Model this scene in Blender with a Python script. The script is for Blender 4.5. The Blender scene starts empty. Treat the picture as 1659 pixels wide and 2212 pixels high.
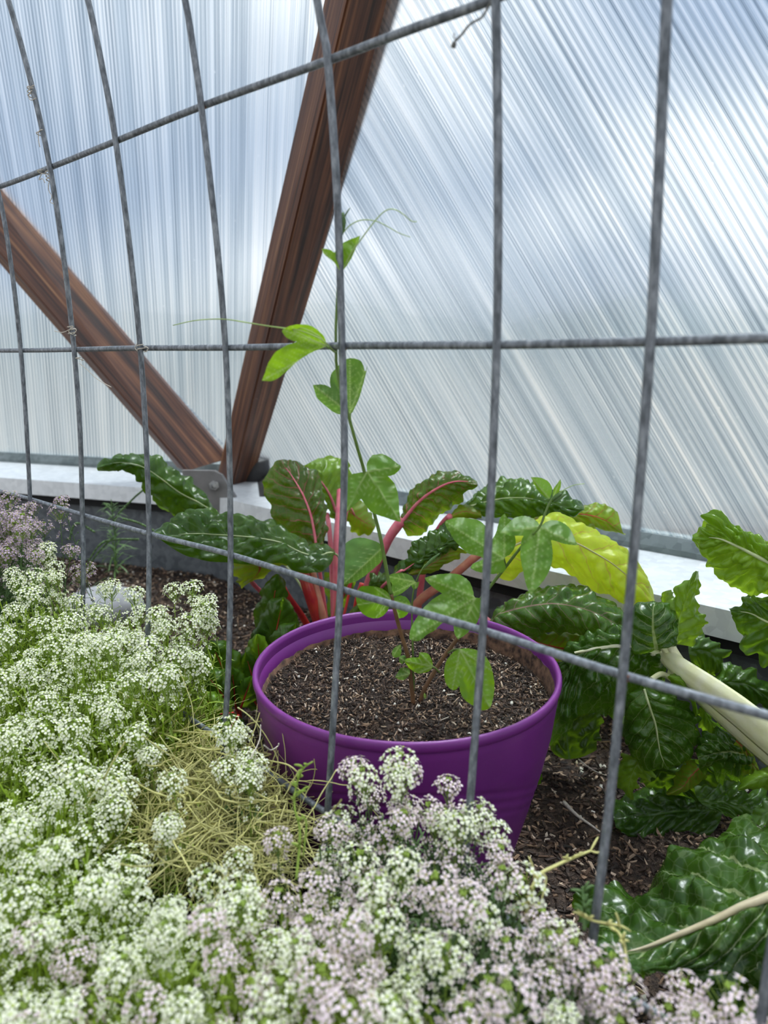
import bpy, bmesh, math, random
from math import sin, cos, pi, radians, atan2, sqrt
from mathutils import Vector, Matrix, noise
from mathutils.geometry import delaunay_2d_cdt
random.seed(7)
SC = bpy.context.scene
COL = SC.collection

# ------------------------------------------------------------------ camera
F, CH, PITCH = 1534.0, 0.62, 0.222
cam = bpy.data.cameras.new('camera'); camo = bpy.data.objects.new('camera', cam); COL.objects.link(camo)
camo.location = (0, 0, CH); camo.rotation_euler = (pi/2 - PITCH, 0, 0)
cam.sensor_fit = 'VERTICAL'; cam.sensor_height = 36; cam.sensor_width = 27
cam.lens = F/2212*36; cam.clip_start = 0.02; cam.clip_end = 400
cam.dof.use_dof = True; cam.dof.focus_distance = 0.88; cam.dof.aperture_fstop = 5.6
SC.camera = camo

# ------------------------------------------------------------------ light
vs = SC.view_settings
vs.view_transform = 'Standard'; vs.look = 'None'; vs.gamma = 1; vs.use_curve_mapping = False
vs.exposure = 0.12
world = bpy.data.worlds.new('sky'); SC.world = world; world.use_nodes = True
def world_nodes():
    nt = world.node_tree; N = nt.nodes; L = nt.links; N.clear()
    tc = N.new('ShaderNodeTexCoord'); mp = N.new('ShaderNodeMapping'); mp.inputs['Scale'].default_value = (1, 1, 1.5)
    mp.inputs['Location'].default_value = (3.1, 1.7, .4)
    nz = N.new('ShaderNodeTexNoise'); nz.inputs['Scale'].default_value = 2.3; nz.inputs['Detail'].default_value = 3; nz.inputs['Roughness'].default_value = .5
    cr = N.new('ShaderNodeValToRGB')
    e = cr.color_ramp.elements
    e[0].position = .36; e[0].color = (.34, .46, .66, 1)
    e[1].position = .64; e[1].color = (1.36, 1.34, 1.30, 1)
    x = e.new(.49); x.color = (.66, .74, .84, 1)
    sp = N.new('ShaderNodeSeparateXYZ'); mr = N.new('ShaderNodeMapRange')
    mr.inputs['From Min'].default_value = -.12; mr.inputs['From Max'].default_value = .12
    mx = N.new('ShaderNodeMix'); mx.data_type = 'RGBA'; mx.inputs[6].default_value = (.68, .67, .62, 1)
    # brighter overhead
    mr2 = N.new('ShaderNodeMapRange'); mr2.inputs['From Min'].default_value = .1; mr2.inputs['From Max'].default_value = .9
    mr2.inputs['To Min'].default_value = 1.0; mr2.inputs['To Max'].default_value = 1.25
    bg = N.new('ShaderNodeBackground'); out = N.new('ShaderNodeOutputWorld')
    L.new(tc.outputs['Generated'], mp.inputs[0]); L.new(mp.outputs[0], nz.inputs['Vector']); L.new(nz.outputs[0], cr.inputs[0])
    L.new(tc.outputs['Generated'], sp.inputs[0]); L.new(sp.outputs[2], mr.inputs['Value']); L.new(mr.outputs[0], mx.inputs[0])
    L.new(cr.outputs[0], mx.inputs[7]); L.new(mx.outputs[2], bg.inputs[0])
    L.new(sp.outputs[2], mr2.inputs['Value']); L.new(mr2.outputs[0], bg.inputs[1])
    L.new(bg.outputs[0], out.inputs[0])
world_nodes()
sun = bpy.data.lights.new('sun', 'SUN'); suno = bpy.data.objects.new('sun', sun); COL.objects.link(suno)
sun.energy = 11; sun.angle = radians(8); sun.color = (1, .97, .9)
suno.rotation_euler = Vector((.22, .38, 1.0)).to_track_quat('Z', 'Y').to_euler()

# ------------------------------------------------------------------ helpers
CP, SP = cos(PITCH), sin(PITCH)
def W(px, py, Y):
    a = (px-829.5)/F; b = (1106-py)/F
    d = Vector((a, CP+b*SP, -SP+b*CP)); return Vector((0, 0, CH)) + d*(Y/d.y)
def Wz(px, py, z):
    a = (px-829.5)/F; b = (1106-py)/F
    d = Vector((a, CP+b*SP, -SP+b*CP)); return Vector((0, 0, CH)) + d*((z-CH)/d.z)
def Wp(px, py, n, c):                       # meets the plane n.p = c
    a = (px-829.5)/F; b = (1106-py)/F
    d = Vector((a, CP+b*SP, -SP+b*CP)); o = Vector((0, 0, CH)); return o + d*((c-n.dot(o))/n.dot(d))
def PX(p):
    p = Vector(p)
    d = p.y*CP-(p.z-CH)*SP; u = p.y*SP+(p.z-CH)*CP
    return 829.5+F*p.x/d, 1106-F*u/d
def inpoly(x, y, P):
    r = False; j = len(P)-1
    for i in range(len(P)):
        if (P[i][1] > y) != (P[j][1] > y) and x < (P[j][0]-P[i][0])*(y-P[i][1])/(P[j][1]-P[i][1])+P[i][0]: r = not r
        j = i
    return r
def cr4(a, b, c, d, t): return .5*((2*b)+(c-a)*t+(2*a-5*b+4*c-d)*t*t+(3*b-a-3*c+d)*t*t*t)
def spline(P, n, closed=False):
    P = [Vector(p) for p in P]
    out = []; m = len(P) if closed else len(P)-1
    for i in range(m):
        g = (lambda k: P[k % len(P)]) if closed else (lambda k: P[max(0, min(len(P)-1, k))])
        for j in range(12): out.append(cr4(g(i-1), g(i), g(i+1), g(i+2), j/12))
    out.append(P[0].copy() if closed else P[-1].copy())
    L = [0]
    for i in range(1, len(out)): L.append(L[-1]+(out[i]-out[i-1]).length)
    res = []; k = 0
    for i in range(n):
        s = L[-1]*i/(n if closed else n-1)
        while k < len(L)-2 and L[k+1] < s: k += 1
        t = (s-L[k])/max(1e-9, L[k+1]-L[k]); res.append(out[k].lerp(out[k+1], min(1, max(0, t))))
    return res
class MB:
    def __init__(s): s.v = []; s.f = []; s.m = []
    def add(s, vs_, fs, mi=0):
        o = len(s.v); s.v += [tuple(v) for v in vs_]
        for f in fs: s.f.append([i+o for i in f]); s.m.append(mi)
    def tube(s, P, r, seg=6, mi=0, cap=True):
        P = [Vector(p) for p in P]; n = len(P)
        R = r if isinstance(r, (list, tuple)) else [r]*n
        vs_ = []; ref = Vector((.31, .2, .93))
        t0 = (P[1]-P[0]).normalized(); side = t0.cross(ref)
        if side.length < .05: side = t0.cross(Vector((1, 0, 0)))
        side.normalize()
        for i in range(n):
            t = (P[min(n-1, i+1)]-P[max(0, i-1)])
            if t.length < 1e-9: t = t0
            t = t.normalized(); side = side-t*side.dot(t)
            if side.length < 1e-6: side = t.orthogonal()
            side.normalize(); up = t.cross(side)
            for j in range(seg):
                a = 2*pi*j/seg; vs_.append(P[i]+(side*cos(a)+up*sin(a))*R[i])
        fs = [[i*seg+j, i*seg+(j+1) % seg, (i+1)*seg+(j+1) % seg, (i+1)*seg+j] for i in range(n-1) for j in range(seg)]
        if cap: fs += [list(range(seg))[::-1], [(n-1)*seg+j for j in range(seg)]]
        s.add(vs_, fs, mi)
    def box(s, c, dx, dy, dz, rot=None, mi=0):
        c = Vector(c); vs_ = []
        for k in (-1, 1):
            for j in (-1, 1):
                for i in (-1, 1):
                    v = Vector((i*dx/2, j*dy/2, k*dz/2)); v = rot @ v if rot else v; vs_.append(c+v)
        s.add(vs_, [[0, 2, 3, 1], [4, 5, 7, 6], [0, 1, 5, 4], [2, 6, 7, 3], [0, 4, 6, 2], [1, 3, 7, 5]], mi)
    def mesh(s, name, mats, smooth=True):
        me = bpy.data.meshes.new(name); me.from_pydata(s.v, [], s.f)
        for m in (mats if isinstance(mats, (list, tuple)) else [mats]): me.materials.append(m)
        me.polygons.foreach_set('material_index', s.m)
        me.polygons.foreach_set('use_smooth', [smooth]*len(s.f)); me.update(); return me
    def build(s, name, mats, parent=None, smooth=True):
        return link(name, s.mesh(name, mats, smooth), parent)
def link(name, me, parent=None):
    o = bpy.data.objects.new(name, me); COL.objects.link(o)
    if parent is not None:
        o.parent = parent
        if me is not None and parent.type != 'x': o.matrix_parent_inverse = wmat(parent).inverted()
    return o
def wmat(o):
    m = Matrix.LocRotScale(o.location, o.rotation_euler, o.scale)
    return (wmat(o.parent) @ o.matrix_parent_inverse @ m) if o.parent else m
def thing(name, label, cat, loc=(0, 0, 0), group=None):
    o = bpy.data.objects.new(name, None); COL.objects.link(o); o.location = loc; o.empty_display_size = .02
    return tag(o, label, cat, group)
def tag(o, label=None, cat=None, group=None, kind=None):
    if label: o['label'] = label
    if cat: o['category'] = cat
    if group: o['group'] = group
    if kind: o['kind'] = kind
    return o
# ------------------------------------------------------------------ materials
class NT:
    def __init__(s, name):
        s.m = bpy.data.materials.new(name); s.m.use_nodes = True; s.t = s.m.node_tree; s.t.nodes.clear()
        s.out = s.n('ShaderNodeOutputMaterial')
    def n(s, ty, **kw):
        x = s.t.nodes.new(ty)
        for k, v in kw.items():
            if k.startswith('i_'): x.inputs[k[2:].replace('_', ' ')].default_value = v
            else: setattr(x, k, v)
        return x
    def l(s, a, b): s.t.links.new(a, b)
    def val(s, x, sock):
        if isinstance(x, (int, float)): sock.default_value = x
        else: s.l(x, sock)
    def math(s, op, a, b=0, c=0):
        x = s.n('ShaderNodeMath', operation=op); s.val(a, x.inputs[0]); s.val(b, x.inputs[1]); s.val(c, x.inputs[2]); return x.outputs[0]
    def noise(s, vec, scale, detail=3, rough=.5, dist=0):
        x = s.n('ShaderNodeTexNoise'); x.inputs['Scale'].default_value = scale; x.inputs['Detail'].default_value = detail
        x.inputs['Roughness'].default_value = rough; x.inputs['Distortion'].default_value = dist
        if vec is not None: s.l(vec, x.inputs['Vector'])
        return x.outputs[0]
    def ramp(s, fac, stops):
        x = s.n('ShaderNodeValToRGB'); e = x.color_ramp.elements
        while len(e) < len(stops): e.new(.5)
        for q, (p, c) in zip(e, stops): q.position = p; q.color = (*c, 1)
        s.l(fac, x.inputs[0]); return x.outputs[0]
    def mix(s, f, a, b):
        x = s.n('ShaderNodeMix', data_type='RGBA'); s.val(f, x.inputs[0])
        for q, i in ((a, 6), (b, 7)):
            if isinstance(q, tuple): x.inputs[i].default_value = (*q, 1)
            else: s.l(q, x.inputs[i])
        return x.outputs[2]
    def mshade(s, f, a, b):
        x = s.n('ShaderNodeMixShader'); s.val(f, x.inputs[0]); s.l(a, x.inputs[1]); s.l(b, x.inputs[2]); return x.outputs[0]
    def bump(s, h, strength, dist=.001):
        x = s.n('ShaderNodeBump'); x.inputs['Strength'].default_value = strength; x.inputs['Distance'].default_value = dist
        s.l(h, x.inputs['Height']); return x.outputs[0]
    def pr(s, col, rough=.5, metal=0, normal=None, spec=.5):
        x = s.n('ShaderNodeBsdfPrincipled')
        if isinstance(col, tuple): x.inputs['Base Color'].default_value = (*col, 1)
        else: s.l(col, x.inputs['Base Color'])
        s.val(rough, x.inputs['Roughness']); x.inputs['Metallic'].default_value = metal
        x.inputs['Specular IOR Level'].default_value = spec
        if normal is not None: s.l(normal, x.inputs['Normal'])
        return x.outputs[0]
    def trl(s, col, normal=None):
        x = s.n('ShaderNodeBsdfTranslucent')
        if isinstance(col, tuple): x.inputs[0].default_value = (*col, 1)
        else: s.l(col, x.inputs[0])
        return x.outputs[0]
    def obj(s): return s.n('ShaderNodeTexCoord').outputs['Object']
    def sc(s, vec, v, rot=(0, 0, 0)):
        x = s.n('ShaderNodeMapping'); x.inputs['Scale'].default_value = v; x.inputs['Rotation'].default_value = rot; s.l(vec, x.inputs[0]); return x.outputs[0]
    def done(s, sh): s.l(sh, s.out.inputs['Surface']); return s.m
def leafmat(name, col, col2, vein, trans, tfac=.3, rough=.32, N=9, K=.55, midw=.035, spec=.5, veinw=.07, fine=.5):
    t = NT(name); uv = t.n('ShaderNodeUVMap').outputs[0]; sp = t.n('ShaderNodeSeparateXYZ'); t.l(uv, sp.inputs[0])
    ob = t.obj(); nz = t.noise(ob, 45, 3); nd = t.math('SUBTRACT', nz, .5)
    au = t.math('ABSOLUTE', t.math('SUBTRACT', t.math('MULTIPLY', sp.outputs[0], 2), 1))
    sgn = t.math('GREATER_THAN', sp.outputs[0], .5)
    ph = t.math('ADD', t.math('MULTIPLY', t.math('SUBTRACT', sp.outputs[1], t.math('MULTIPLY', au, K/3)), N), t.math('ADD', t.math('MULTIPLY', sgn, .45), t.math('MULTIPLY', nd, .5)))
    fr = t.math('FRACT', ph); tri = t.math('ABSOLUTE', t.math('SUBTRACT', fr, .5))   # .5 at the vein
    wv = t.math('MULTIPLY', t.math('SUBTRACT', 1.15, au), veinw)
    v1 = t.math('GREATER_THAN', t.math('ADD', tri, wv), .5)
    v2 = t.math('LESS_THAN', au, t.math('MULTIPLY', t.math('SUBTRACT', 1.15, sp.outputs[1]), midw))
    # net of fine veins
    vo = t.n('ShaderNodeTexVoronoi', feature='DISTANCE_TO_EDGE'); vo.inputs['Scale'].default_value = 90; t.l(t.sc(ob, (1, 1, 1)), vo.inputs['Vector'])
    v3 = t.math('MULTIPLY', t.math('LESS_THAN', vo.outputs['Distance'], .045), .3*fine)
    vm = t.math('MAXIMUM', t.math('MAXIMUM', t.math('MULTIPLY', v1, .75), v2), v3)
    base = t.mix(t.ramp(t.noise(ob, 14, 4), [(.35, (0, 0, 0)), (.65, (1, 1, 1))]), col, col2)
    c = t.mix(vm, base, vein)
    b = t.bump(t.math('ADD', t.noise(ob, 130, 2), t.math('MULTIPLY', vm, -.35)), .22, .002)
    tc = t.mix(vm, trans, vein)
    return t.done(t.mshade(tfac, t.pr(c, rough, 0, b, spec*.8), t.trl(tc)))
def vinemat(name, col, col2, trans, tfac=.45, vein=(.38, .50, .17)):
    t = NT(name); at = t.n('ShaderNodeAttribute', attribute_name='vein'); ob = t.obj()
    base = t.mix(t.ramp(t.noise(ob, 40, 3), [(.35, (0, 0, 0)), (.65, (1, 1, 1))]), col, col2)
    f = t.math('MULTIPLY', at.outputs['Fac'], .95)
    c = t.mix(f, base, vein)
    b = t.bump(t.math('ADD', t.math('MULTIPLY', at.outputs['Fac'], -1), t.noise(ob, 350, 2)), .3, .0008)
    return t.done(t.mshade(tfac, t.pr(c, .42, 0, b, .4), t.trl(t.mix(f, trans, vein))))
def simple(name, col, rough=.5, metal=0, var=.25, scale=60, trans=None, tfac=.3, bump=0, island=False):
    t = NT(name); ob = t.obj()
    src = t.n('ShaderNodeNewGeometry').outputs['Random Per Island'] if island else t.noise(ob, scale, 4)
    st = [(.0 if island else .3, tuple(x*(1-var) for x in col)), (1. if island else .7, tuple(min(1, x*(1+var)) for x in col))]
    c = t.ramp(src, st); nb = t.bump(t.noise(ob, scale*4, 3), bump, .001) if bump else None
    sh = t.pr(c, rough, metal, nb)
    if trans: sh = t.mshade(tfac, sh, t.trl(trans))
    return t.done(sh)
M = {}
M['chard_dark'] = leafmat('chard_dark', (.022, .066, .007), (.05, .115, .010), (.10, .19, .04), (.22, .40, .01), .34, .24, veinw=.03)
M['chard_red'] = leafmat('chard_red_vein', (.030, .078, .008), (.065, .135, .012), (.50, .09, .12), (.26, .42, .01), .38, .26, midw=.05, veinw=.035)
M['chard_mid'] = leafmat('chard_mid', (.085, .185, .010), (.15, .27, .018), (.25, .38, .07), (.36, .55, .02), .42, .27, veinw=.03)
M['chard_olive'] = leafmat('chard_olive', (.14, .24, .015), (.09, .2, .015), (.4, .08, .04), (.38, .5, .01), .5, .35, midw=.05, veinw=.045)
M['chard_yellow'] = leafmat('chard_yellow', (.52, .62, .05), (.40, .55, .04), (.62, .48, .10), (.80, .90, .05), .5, .36, N=7, midw=.05, veinw=.035)
M['chard_white'] = leafmat('chard_white_vein', (.020, .064, .006), (.046, .115, .009), (.26, .33, .11), (.22, .42, .01), .32, .2, N=7, K=1.2, midw=.04, veinw=.03)
M['chard_pale'] = leafmat('chard_pale_vein', (.030, .088, .010), (.065, .15, .014), (.30, .20, .13), (.26, .42, .01), .3, .25, midw=.02, veinw=.022, K=.8)
M['chard_near'] = leafmat('chard_near', (.014, .046, .004), (.032, .085, .006), (.28, .34, .14), (.18, .34, .01), .22, .24, N=7, K=1.3, midw=.05, veinw=.045)
M['vine'] = vinemat('vine_leaf', (.075, .195, .014), (.115, .25, .02), (.24, .46, .015))
M['vine_light'] = vinemat('vine_leaf_light', (.15, .31, .012), (.12, .27, .012), (.35, .58, .015))
M['vine_cool'] = vinemat('vine_leaf_cool', (.075, .18, .03), (.105, .22, .035), (.2, .38, .04), .3)
M['vine_stem'] = simple('vine_stem', (.12, .2, .04), .45)
M['vine_stem_red'] = simple('vine_stem_red', (.17, .09, .04), .5)
M['tendril'] = simple('tendril', (.30, .42, .12), .5)
M['tendril_yellow'] = simple('tendril_yellow', (.5, .5, .1), .5)
def stripes_stem(name, c1, c2):
    t = NT(name); ob = t.obj()
    c = t.mix(t.ramp(t.noise(t.sc(ob, (1, 1, 1)), 60, 3), [(.35, (0, 0, 0)), (.65, (1, 1, 1))]), c1, c2)
    return t.done(t.mshade(.15, t.pr(c, .3, 0, t.bump(t.noise(ob, 220, 2), .3), .5), t.trl(c1)))
M['stalk_red'] = stripes_stem('stalk_red', (.55, .03, .045), (.7, .07, .05))
M['stalk_pink'] = stripes_stem('stalk_pink', (.68, .13, .20), (.75, .22, .25))
M['stalk_salmon'] = stripes_stem('stalk_salmon', (.62, .2, .14), (.7, .32, .2))
M['stalk_white'] = stripes_stem('stalk_white', (.80, .80, .46), (.88, .87, .62))
M['stalk_green'] = stripes_stem('stalk_green', (.42, .5, .22), (.5, .56, .3))
M['midrib_beige'] = stripes_stem('midrib_beige', (.5, .42, .26), (.6, .52, .34))
M['petal'] = simple('white_petal', (.92, .92, .74), .6, 0, .05, 60, (.85, .9, .65), .3, island=True)
M['petal_pink'] = simple('pink_petal', (.88, .73, .77), .6, 0, .12, 60, (.8, .7, .65), .3, island=True)
M['petal_lilac'] = simple('lilac_petal', (.50, .38, .47), .6, 0, .2, 60, (.5, .4, .45), .3, island=True)
M['flower_eye'] = simple('flower_eye', (.40, .50, .06), .6, island=True)
M['flower_eye_dark'] = simple('flower_eye_dark', (.30, .26, .08), .6, island=True)
M['bract'] = simple('fresh_green', (.32, .45, .07), .55, 0, .25, 60, (.35, .5, .05), .35, island=True)
M['foliage_bright'] = simple('foliage_bright', (.33, .45, .05), .5, 0, .35, 60, (.45, .6, .05), .45, island=True)
M['foliage_grey'] = simple('foliage_grey', (.11, .20, .06), .5, 0, .4, 60, (.15, .28, .05), .3, island=True)
M['straw'] = simple('yellowed_stem', (.70, .66, .27), .55, 0, .3, 60, (.55, .55, .1), .25, island=True)
M['chip'] = None
def chipmat():
    t = NT('bark_chips'); r = t.n('ShaderNodeNewGeometry').outputs['Random Per Island']
    c = t.ramp(r, [(0, (.010, .006, .004)), (.45, (.040, .022, .014)), (.70, (.10, .058, .036)), (.88, (.24, .15, .09)), (.97, (.46, .34, .24)), (1, (.68, .60, .5))])
    return t.done(t.pr(c, .8, 0, t.bump(t.noise(t.obj(), 700, 3), .5)))
M['chip'] = chipmat()
M['perlite'] = simple('perlite', (.72, .68, .6), .8, 0, .15, island=True)
def soilmat():
    t = NT('dark_soil'); ob = t.obj(); a = t.noise(ob, 120, 6, .65); b = t.noise(ob, 420, 4, .6)
    c = t.ramp(t.math('ADD', t.math('MULTIPLY', a, .6), t.math('MULTIPLY', b, .4)), [(.36, (.012, .007, .005)), (.5, (.05, .03, .02)), (.62, (.13, .085, .06)), (.72, (.3, .22, .17))])
    return t.done(t.pr(c, .9, 0, t.bump(t.math('ADD', a, b), 1, .006)))
M['soil'] = soilmat()
def potmat():
    t = NT('purple_plastic'); ob = t.obj()
    c = t.mix(t.ramp(t.noise(ob, 8, 4), [(.4, (0, 0, 0)), (.6, (1, 1, 1))]), (.135, .014, .165), (.165, .020, .195))
    return t.done(t.pr(c, .42, 0, t.bump(t.noise(ob, 900, 2), .08)))
M['pot'] = potmat()
def peatmat():
    t = NT('soil_stain'); ob = t.obj()
    c = t.ramp(t.noise(ob, 90, 5), [(.35, (.03, .015, .01)), (.65, (.22, .12, .07))])
    return t.done(t.pr(c, .9, 0, t.bump(t.noise(ob, 300, 3), .6)))
M['stain'] = peatmat()
def wiremat():
    t = NT('galvanised_wire'); ob = t.obj()
    c = t.ramp(t.noise(t.sc(ob, (1, 1, .35)), 240, 4, .6), [(.34, (.075, .085, .095)), (.5, (.15, .165, .185)), (.68, (.27, .29, .31))])
    return t.done(t.pr(c, .48, .35, t.bump(t.noise(ob, 500, 3), .2, .0004)))
M['wire'] = wiremat()
M['rust'] = simple('rust', (.20, .07, .03), .9, 0, .5, 300, bump=.5)
def steel(name, lo, hi, rough, metal, sc=(1, 1, 1)):
    t = NT(name); ob = t.obj()
    v = t.n('ShaderNodeTexVoronoi'); v.inputs['Scale'].default_value = 70; t.l(ob, v.inputs['Vector'])
    sp = t.n('ShaderNodeSeparateColor'); t.l(v.outputs['Color'], sp.inputs[0])
    f = t.math('ADD', t.math('MULTIPLY', sp.outputs[0], .35), t.math('MULTIPLY', t.noise(t.sc(ob, sc), 9, 5, .6), .65))
    c = t.mix(t.ramp(f, [(.3, (0, 0, 0)), (.7, (1, 1, 1))]), lo, hi)
    return t.done(t.pr(c, rough, metal, t.bump(t.noise(ob, 26, 3), .15, .004)))
M['sill'] = steel('sill_steel', (.66, .68, .69), (.80, .82, .83), .35, .2)
M['flashing'] = steel('flashing_steel', (.10, .125, .125), (.18, .21, .21), .5, .4)
M['wall'] = steel('wall_steel', (.085, .095, .105), (.16, .175, .185), .5, .35, (1, 1, 3))
M['gap'] = simple('gap_black', (.006, .006, .006), .9)
M['plate'] = simple('hub_steel', (.22, .21, .205), .5, .4, .15, 30)
M['bolt'] = simple('bolt_steel', (.3, .29, .28), .4, .7, .2, 200)
M['hubpipe'] = simple('hub_black', (.02, .018, .018), .6)
M['stone'] = simple('grey_stone', (.33, .33, .34), .7, 0, .2, 20, bump=.3)
M['twine'] = simple('twine', (.5, .45, .38), .9, 0, .2, 300)
M['twine_dark'] = simple('twine_dark', (.16, .16, .15), .9, 0, .2, 300)
M['grit'] = simple('gravel_outside', (.10, .105, .10), .9, 0, .15, 1.2)
M['hill'] = simple('hill_scrub', (.085, .105, .11), .9, 0, .3, .08)
def woodmat(name, ax):
    # grain runs along the local Z of each strut
    t = NT(name); ob = t.obj()
    g = t.noise(t.sc(ob, (26, 26, .7)), 1.6, 5, .6, .6); g2 = t.noise(t.sc(ob, (120, 120, 2)), 1.5, 3, .6)
    kn = t.noise(t.sc(ob, (7, 7, 2.2)), 1.4, 2)
    f = t.math('ADD', t.math('ADD', t.math('MULTIPLY', g, .62), t.math('MULTIPLY', g2, .28)), t.math('MULTIPLY', kn, .12))
    c = t.ramp(f, [(.40, (.018, .007, .004)), (.46, (.065, .023, .012)), (.53, (.115, .042, .019)), (.60, (.20, .088, .038)), (.68, (.34, .19, .09))])
    return t.done(t.pr(c, .55, 0, t.bump(f, .35, .003)))
M['wood'] = woodmat('stained_wood', 0)
def polymat():
    # ribbed twin-wall sheet; ribs run along local Y of the pane, their spacing is along local X
    t = NT('ribbed_polycarbonate'); ob = t.obj(); sp = t.n('ShaderNodeSeparateXYZ'); t.l(ob, sp.inputs[0])
    def one_d(scale, detail, yw):
        cb = t.n('ShaderNodeCombineXYZ'); t.l(sp.outputs[0], cb.inputs[0]); t.l(t.math('MULTIPLY', sp.outputs[1], yw), cb.inputs[1])
        return t.noise(cb.outputs[0], scale, detail, .75)
    a = one_d(150, 3, .004); b = one_d(22, 2, .010); fine = one_d(480, 1, .002)
    big = t.noise(t.sc(ob, (1.5, .6, 1)), 1.6, 2)
    wv = t.math('SINE', t.math('MULTIPLY', sp.outputs[0], 2*pi/.0115))
    wv = t.math('MULTIPLY', wv, .085)
    s = t.math('ADD', t.math('ADD', t.math('MULTIPLY', a, .5), t.math('MULTIPLY', fine, .34)), t.math('ADD', t.math('MULTIPLY', b, .22), wv))
    s = t.math('ADD', s, t.math('MULTIPLY', t.math('SUBTRACT', big, .5), .08))
    col = t.ramp(s, [(.38, (.40, .46, .52)), (.47, (.66, .72, .77)), (.56, (.84, .88, .92)), (.64, (1, 1, 1))])
    dots = t.n('ShaderNodeTexVoronoi'); dots.inputs['Scale'].default_value = 16; t.l(ob, dots.inputs['Vector'])
    dm = t.math('MULTIPLY', t.math('LESS_THAN', dots.outputs['Distance'], .045), .5)
    col = t.mix(dm, col, (1, 1, 1))
    tr = t.n('ShaderNodeBsdfTransparent'); t.l(col, tr.inputs[0])
    rf = t.n('ShaderNodeBsdfRefraction'); t.l(col, rf.inputs[0]); rf.inputs['Roughness'].default_value = .38; rf.inputs['IOR'].default_value = 1.12
    tl = t.trl(col)
    gl = t.pr((.9, .92, .95), .25, 0, t.bump(s, .3, .002), .5)
    sh = t.mshade(.58, tr.outputs[0], rf.outputs[0]); sh = t.mshade(.06, sh, tl); sh = t.mshade(.05, sh, gl)
    return t.done(sh)
M['poly'] = polymat()
# ------------------------------------------------------------------ setting
BETA = radians(12)
dL = Vector((.948, -.318, 0)); hL = Vector((.318, .948, 0)); dR = Vector((.749, -.662, 0)); hR = Vector((.662, .749, 0))
CO = Vector((-.542, 1.925, 0)); MIT = Vector((.5, .866, 0))/cos(radians(11.45))
EL, ER = CO-dL*1.5, CO+dR*2.3
def strip(prof, side):
    mb = MB(); n = len(prof); a = []; b = []
    for o, z in prof:
        c = CO+MIT*o+Vector((0, 0, z))
        e = (EL+hL*o if side == 'l' else ER+hR*o)+Vector((0, 0, z))
        a.append(e); b.append(c)
    mb.add(a+b, [[i, (i+1) % n, n+(i+1) % n, n+i] for i in range(n)]+[list(range(n)), list(range(n, 2*n))[::-1]])
    return mb
def struct(name, mb, mat, smooth=False, parent=None):
    o = mb.build(name, mat, parent, smooth)
    if parent is None: o['kind'] = 'structure'
    return o
gm = MB()
NX, NY = 150, 110
for j in range(NY+1):
    for i in range(NX+1):
        x = -2.1+3.9*i/NX; y = -.25+2.75*j/NY
        z = .012*noise.noise(Vector((x*5, y*5, 0)))+.006*noise.noise(Vector((x*22, y*22, 1)))+.004*noise.noise(Vector((x*60, y*60, 2)))-.004
        z = max(z, -.02); gm.v.append((x, y, z))
for j in range(NY):
    for i in range(NX): gm.f.append([j*(NX+1)+i, j*(NX+1)+i+1, (j+1)*(NX+1)+i+1, (j+1)*(NX+1)+i]); gm.m.append(0)
floor = struct('floor', gm, M['soil'], True)
for side, nm, k in (('l', 'left', 0), ('r', 'right', 1)):
    struct('wall_'+nm, strip([(.035, -.06), (.035, .2), (.06, .2), (.06, -.06)], side), M['wall'])
    struct('trim_%d' % (1+4*k), strip([(.012, .176), (.012, .1995), (.0349, .1995), (.0349, .176)], side), M['gap'])
    struct('trim_%d' % (2+4*k), strip([(0, .2), (.002, .245), (.25, .252), (.27, .2)], side), M['sill'])
    struct('trim_%d' % (3+4*k), strip([(.222, .2515), (.222, .262), (.236, .282), (.27, .282), (.27, .2525)], side), M['flashing'])
V0 = CO+MIT*.245+Vector((0, 0, .262))
nL = hL*cos(BETA)+Vector((0, 0, sin(BETA))); nR = hR*cos(BETA)+Vector((0, 0, sin(BETA)))
U1 = Wp(800, -60, nR, nR.dot(V0)); U2 = Wp(-20, 420, nL, nL.dot(V0))
U1e = V0+(U1-V0)*2.6; U2e = V0+(U2-V0)*2.6
def pane(name, tri, ribdir):
    a, b, c = tri; n = (b-a).cross(c-a).normalized()
    if n.y < 0: n = -n
    y = (ribdir-n*ribdir.dot(n)).normalized(); x = y.cross(n).normalized()
    R = Matrix((x, y, n)).transposed(); Ri = R.transposed()
    mb = MB(); pts = [Ri @ (p-a) for p in tri]
    T = Vector((0, 0, .010))
    mb.add(pts+[p+T for p in pts], [[0, 1, 2], [5, 4, 3], [0, 3, 4, 1], [1, 4, 5, 2], [2, 5, 3, 0]])
    o = mb.build(name, M['poly'], None, False); o.location = a; o.rotation_euler = R.to_euler(); o['kind'] = 'structure'; return o
r1 = Wp(300, 900, nL, nL.dot(V0)); r2 = Wp(292, 500, nL, nL.dot(V0))
pane('window_1', (V0, V0-dL*2.6, U2e), r1-r2)
nm_ = (U1-V0).cross(U2-V0).normalized()
pane('window_2', (V0, U1e, U2e), Wp(425, 900, nm_, nm_.dot(V0))-Wp(400, 100, nm_, nm_.dot(V0)))
pane('window_3', (V0, V0+dR*2.9, U1e), Wp(1180, 700, nR, nR.dot(V0))-Wp(1000, 390, nR, nR.dot(V0)))
og = MB(); og.add([(-60, 2.75, -.25), (60, 2.75, -.25), (60, 120, -.25), (-60, 120, -.25), (8, -6, -.25), (60, -6, -.25)], [[0, 1, 2, 3], [4, 5, 1]])
struct('ground_outside', og, M['grit'])
hb = MB(); pr_ = []
for i in range(61):
    x = -90+3*i; h = 6+4*noise.noise(Vector((i*.13, 0, 3)))+1.5*noise.noise(Vector((i*.5, 0, 3)))
    pr_.append((x, 85, -1)); pr_.append((x, 100, h)); pr_.append((x, 125, -1))
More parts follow.
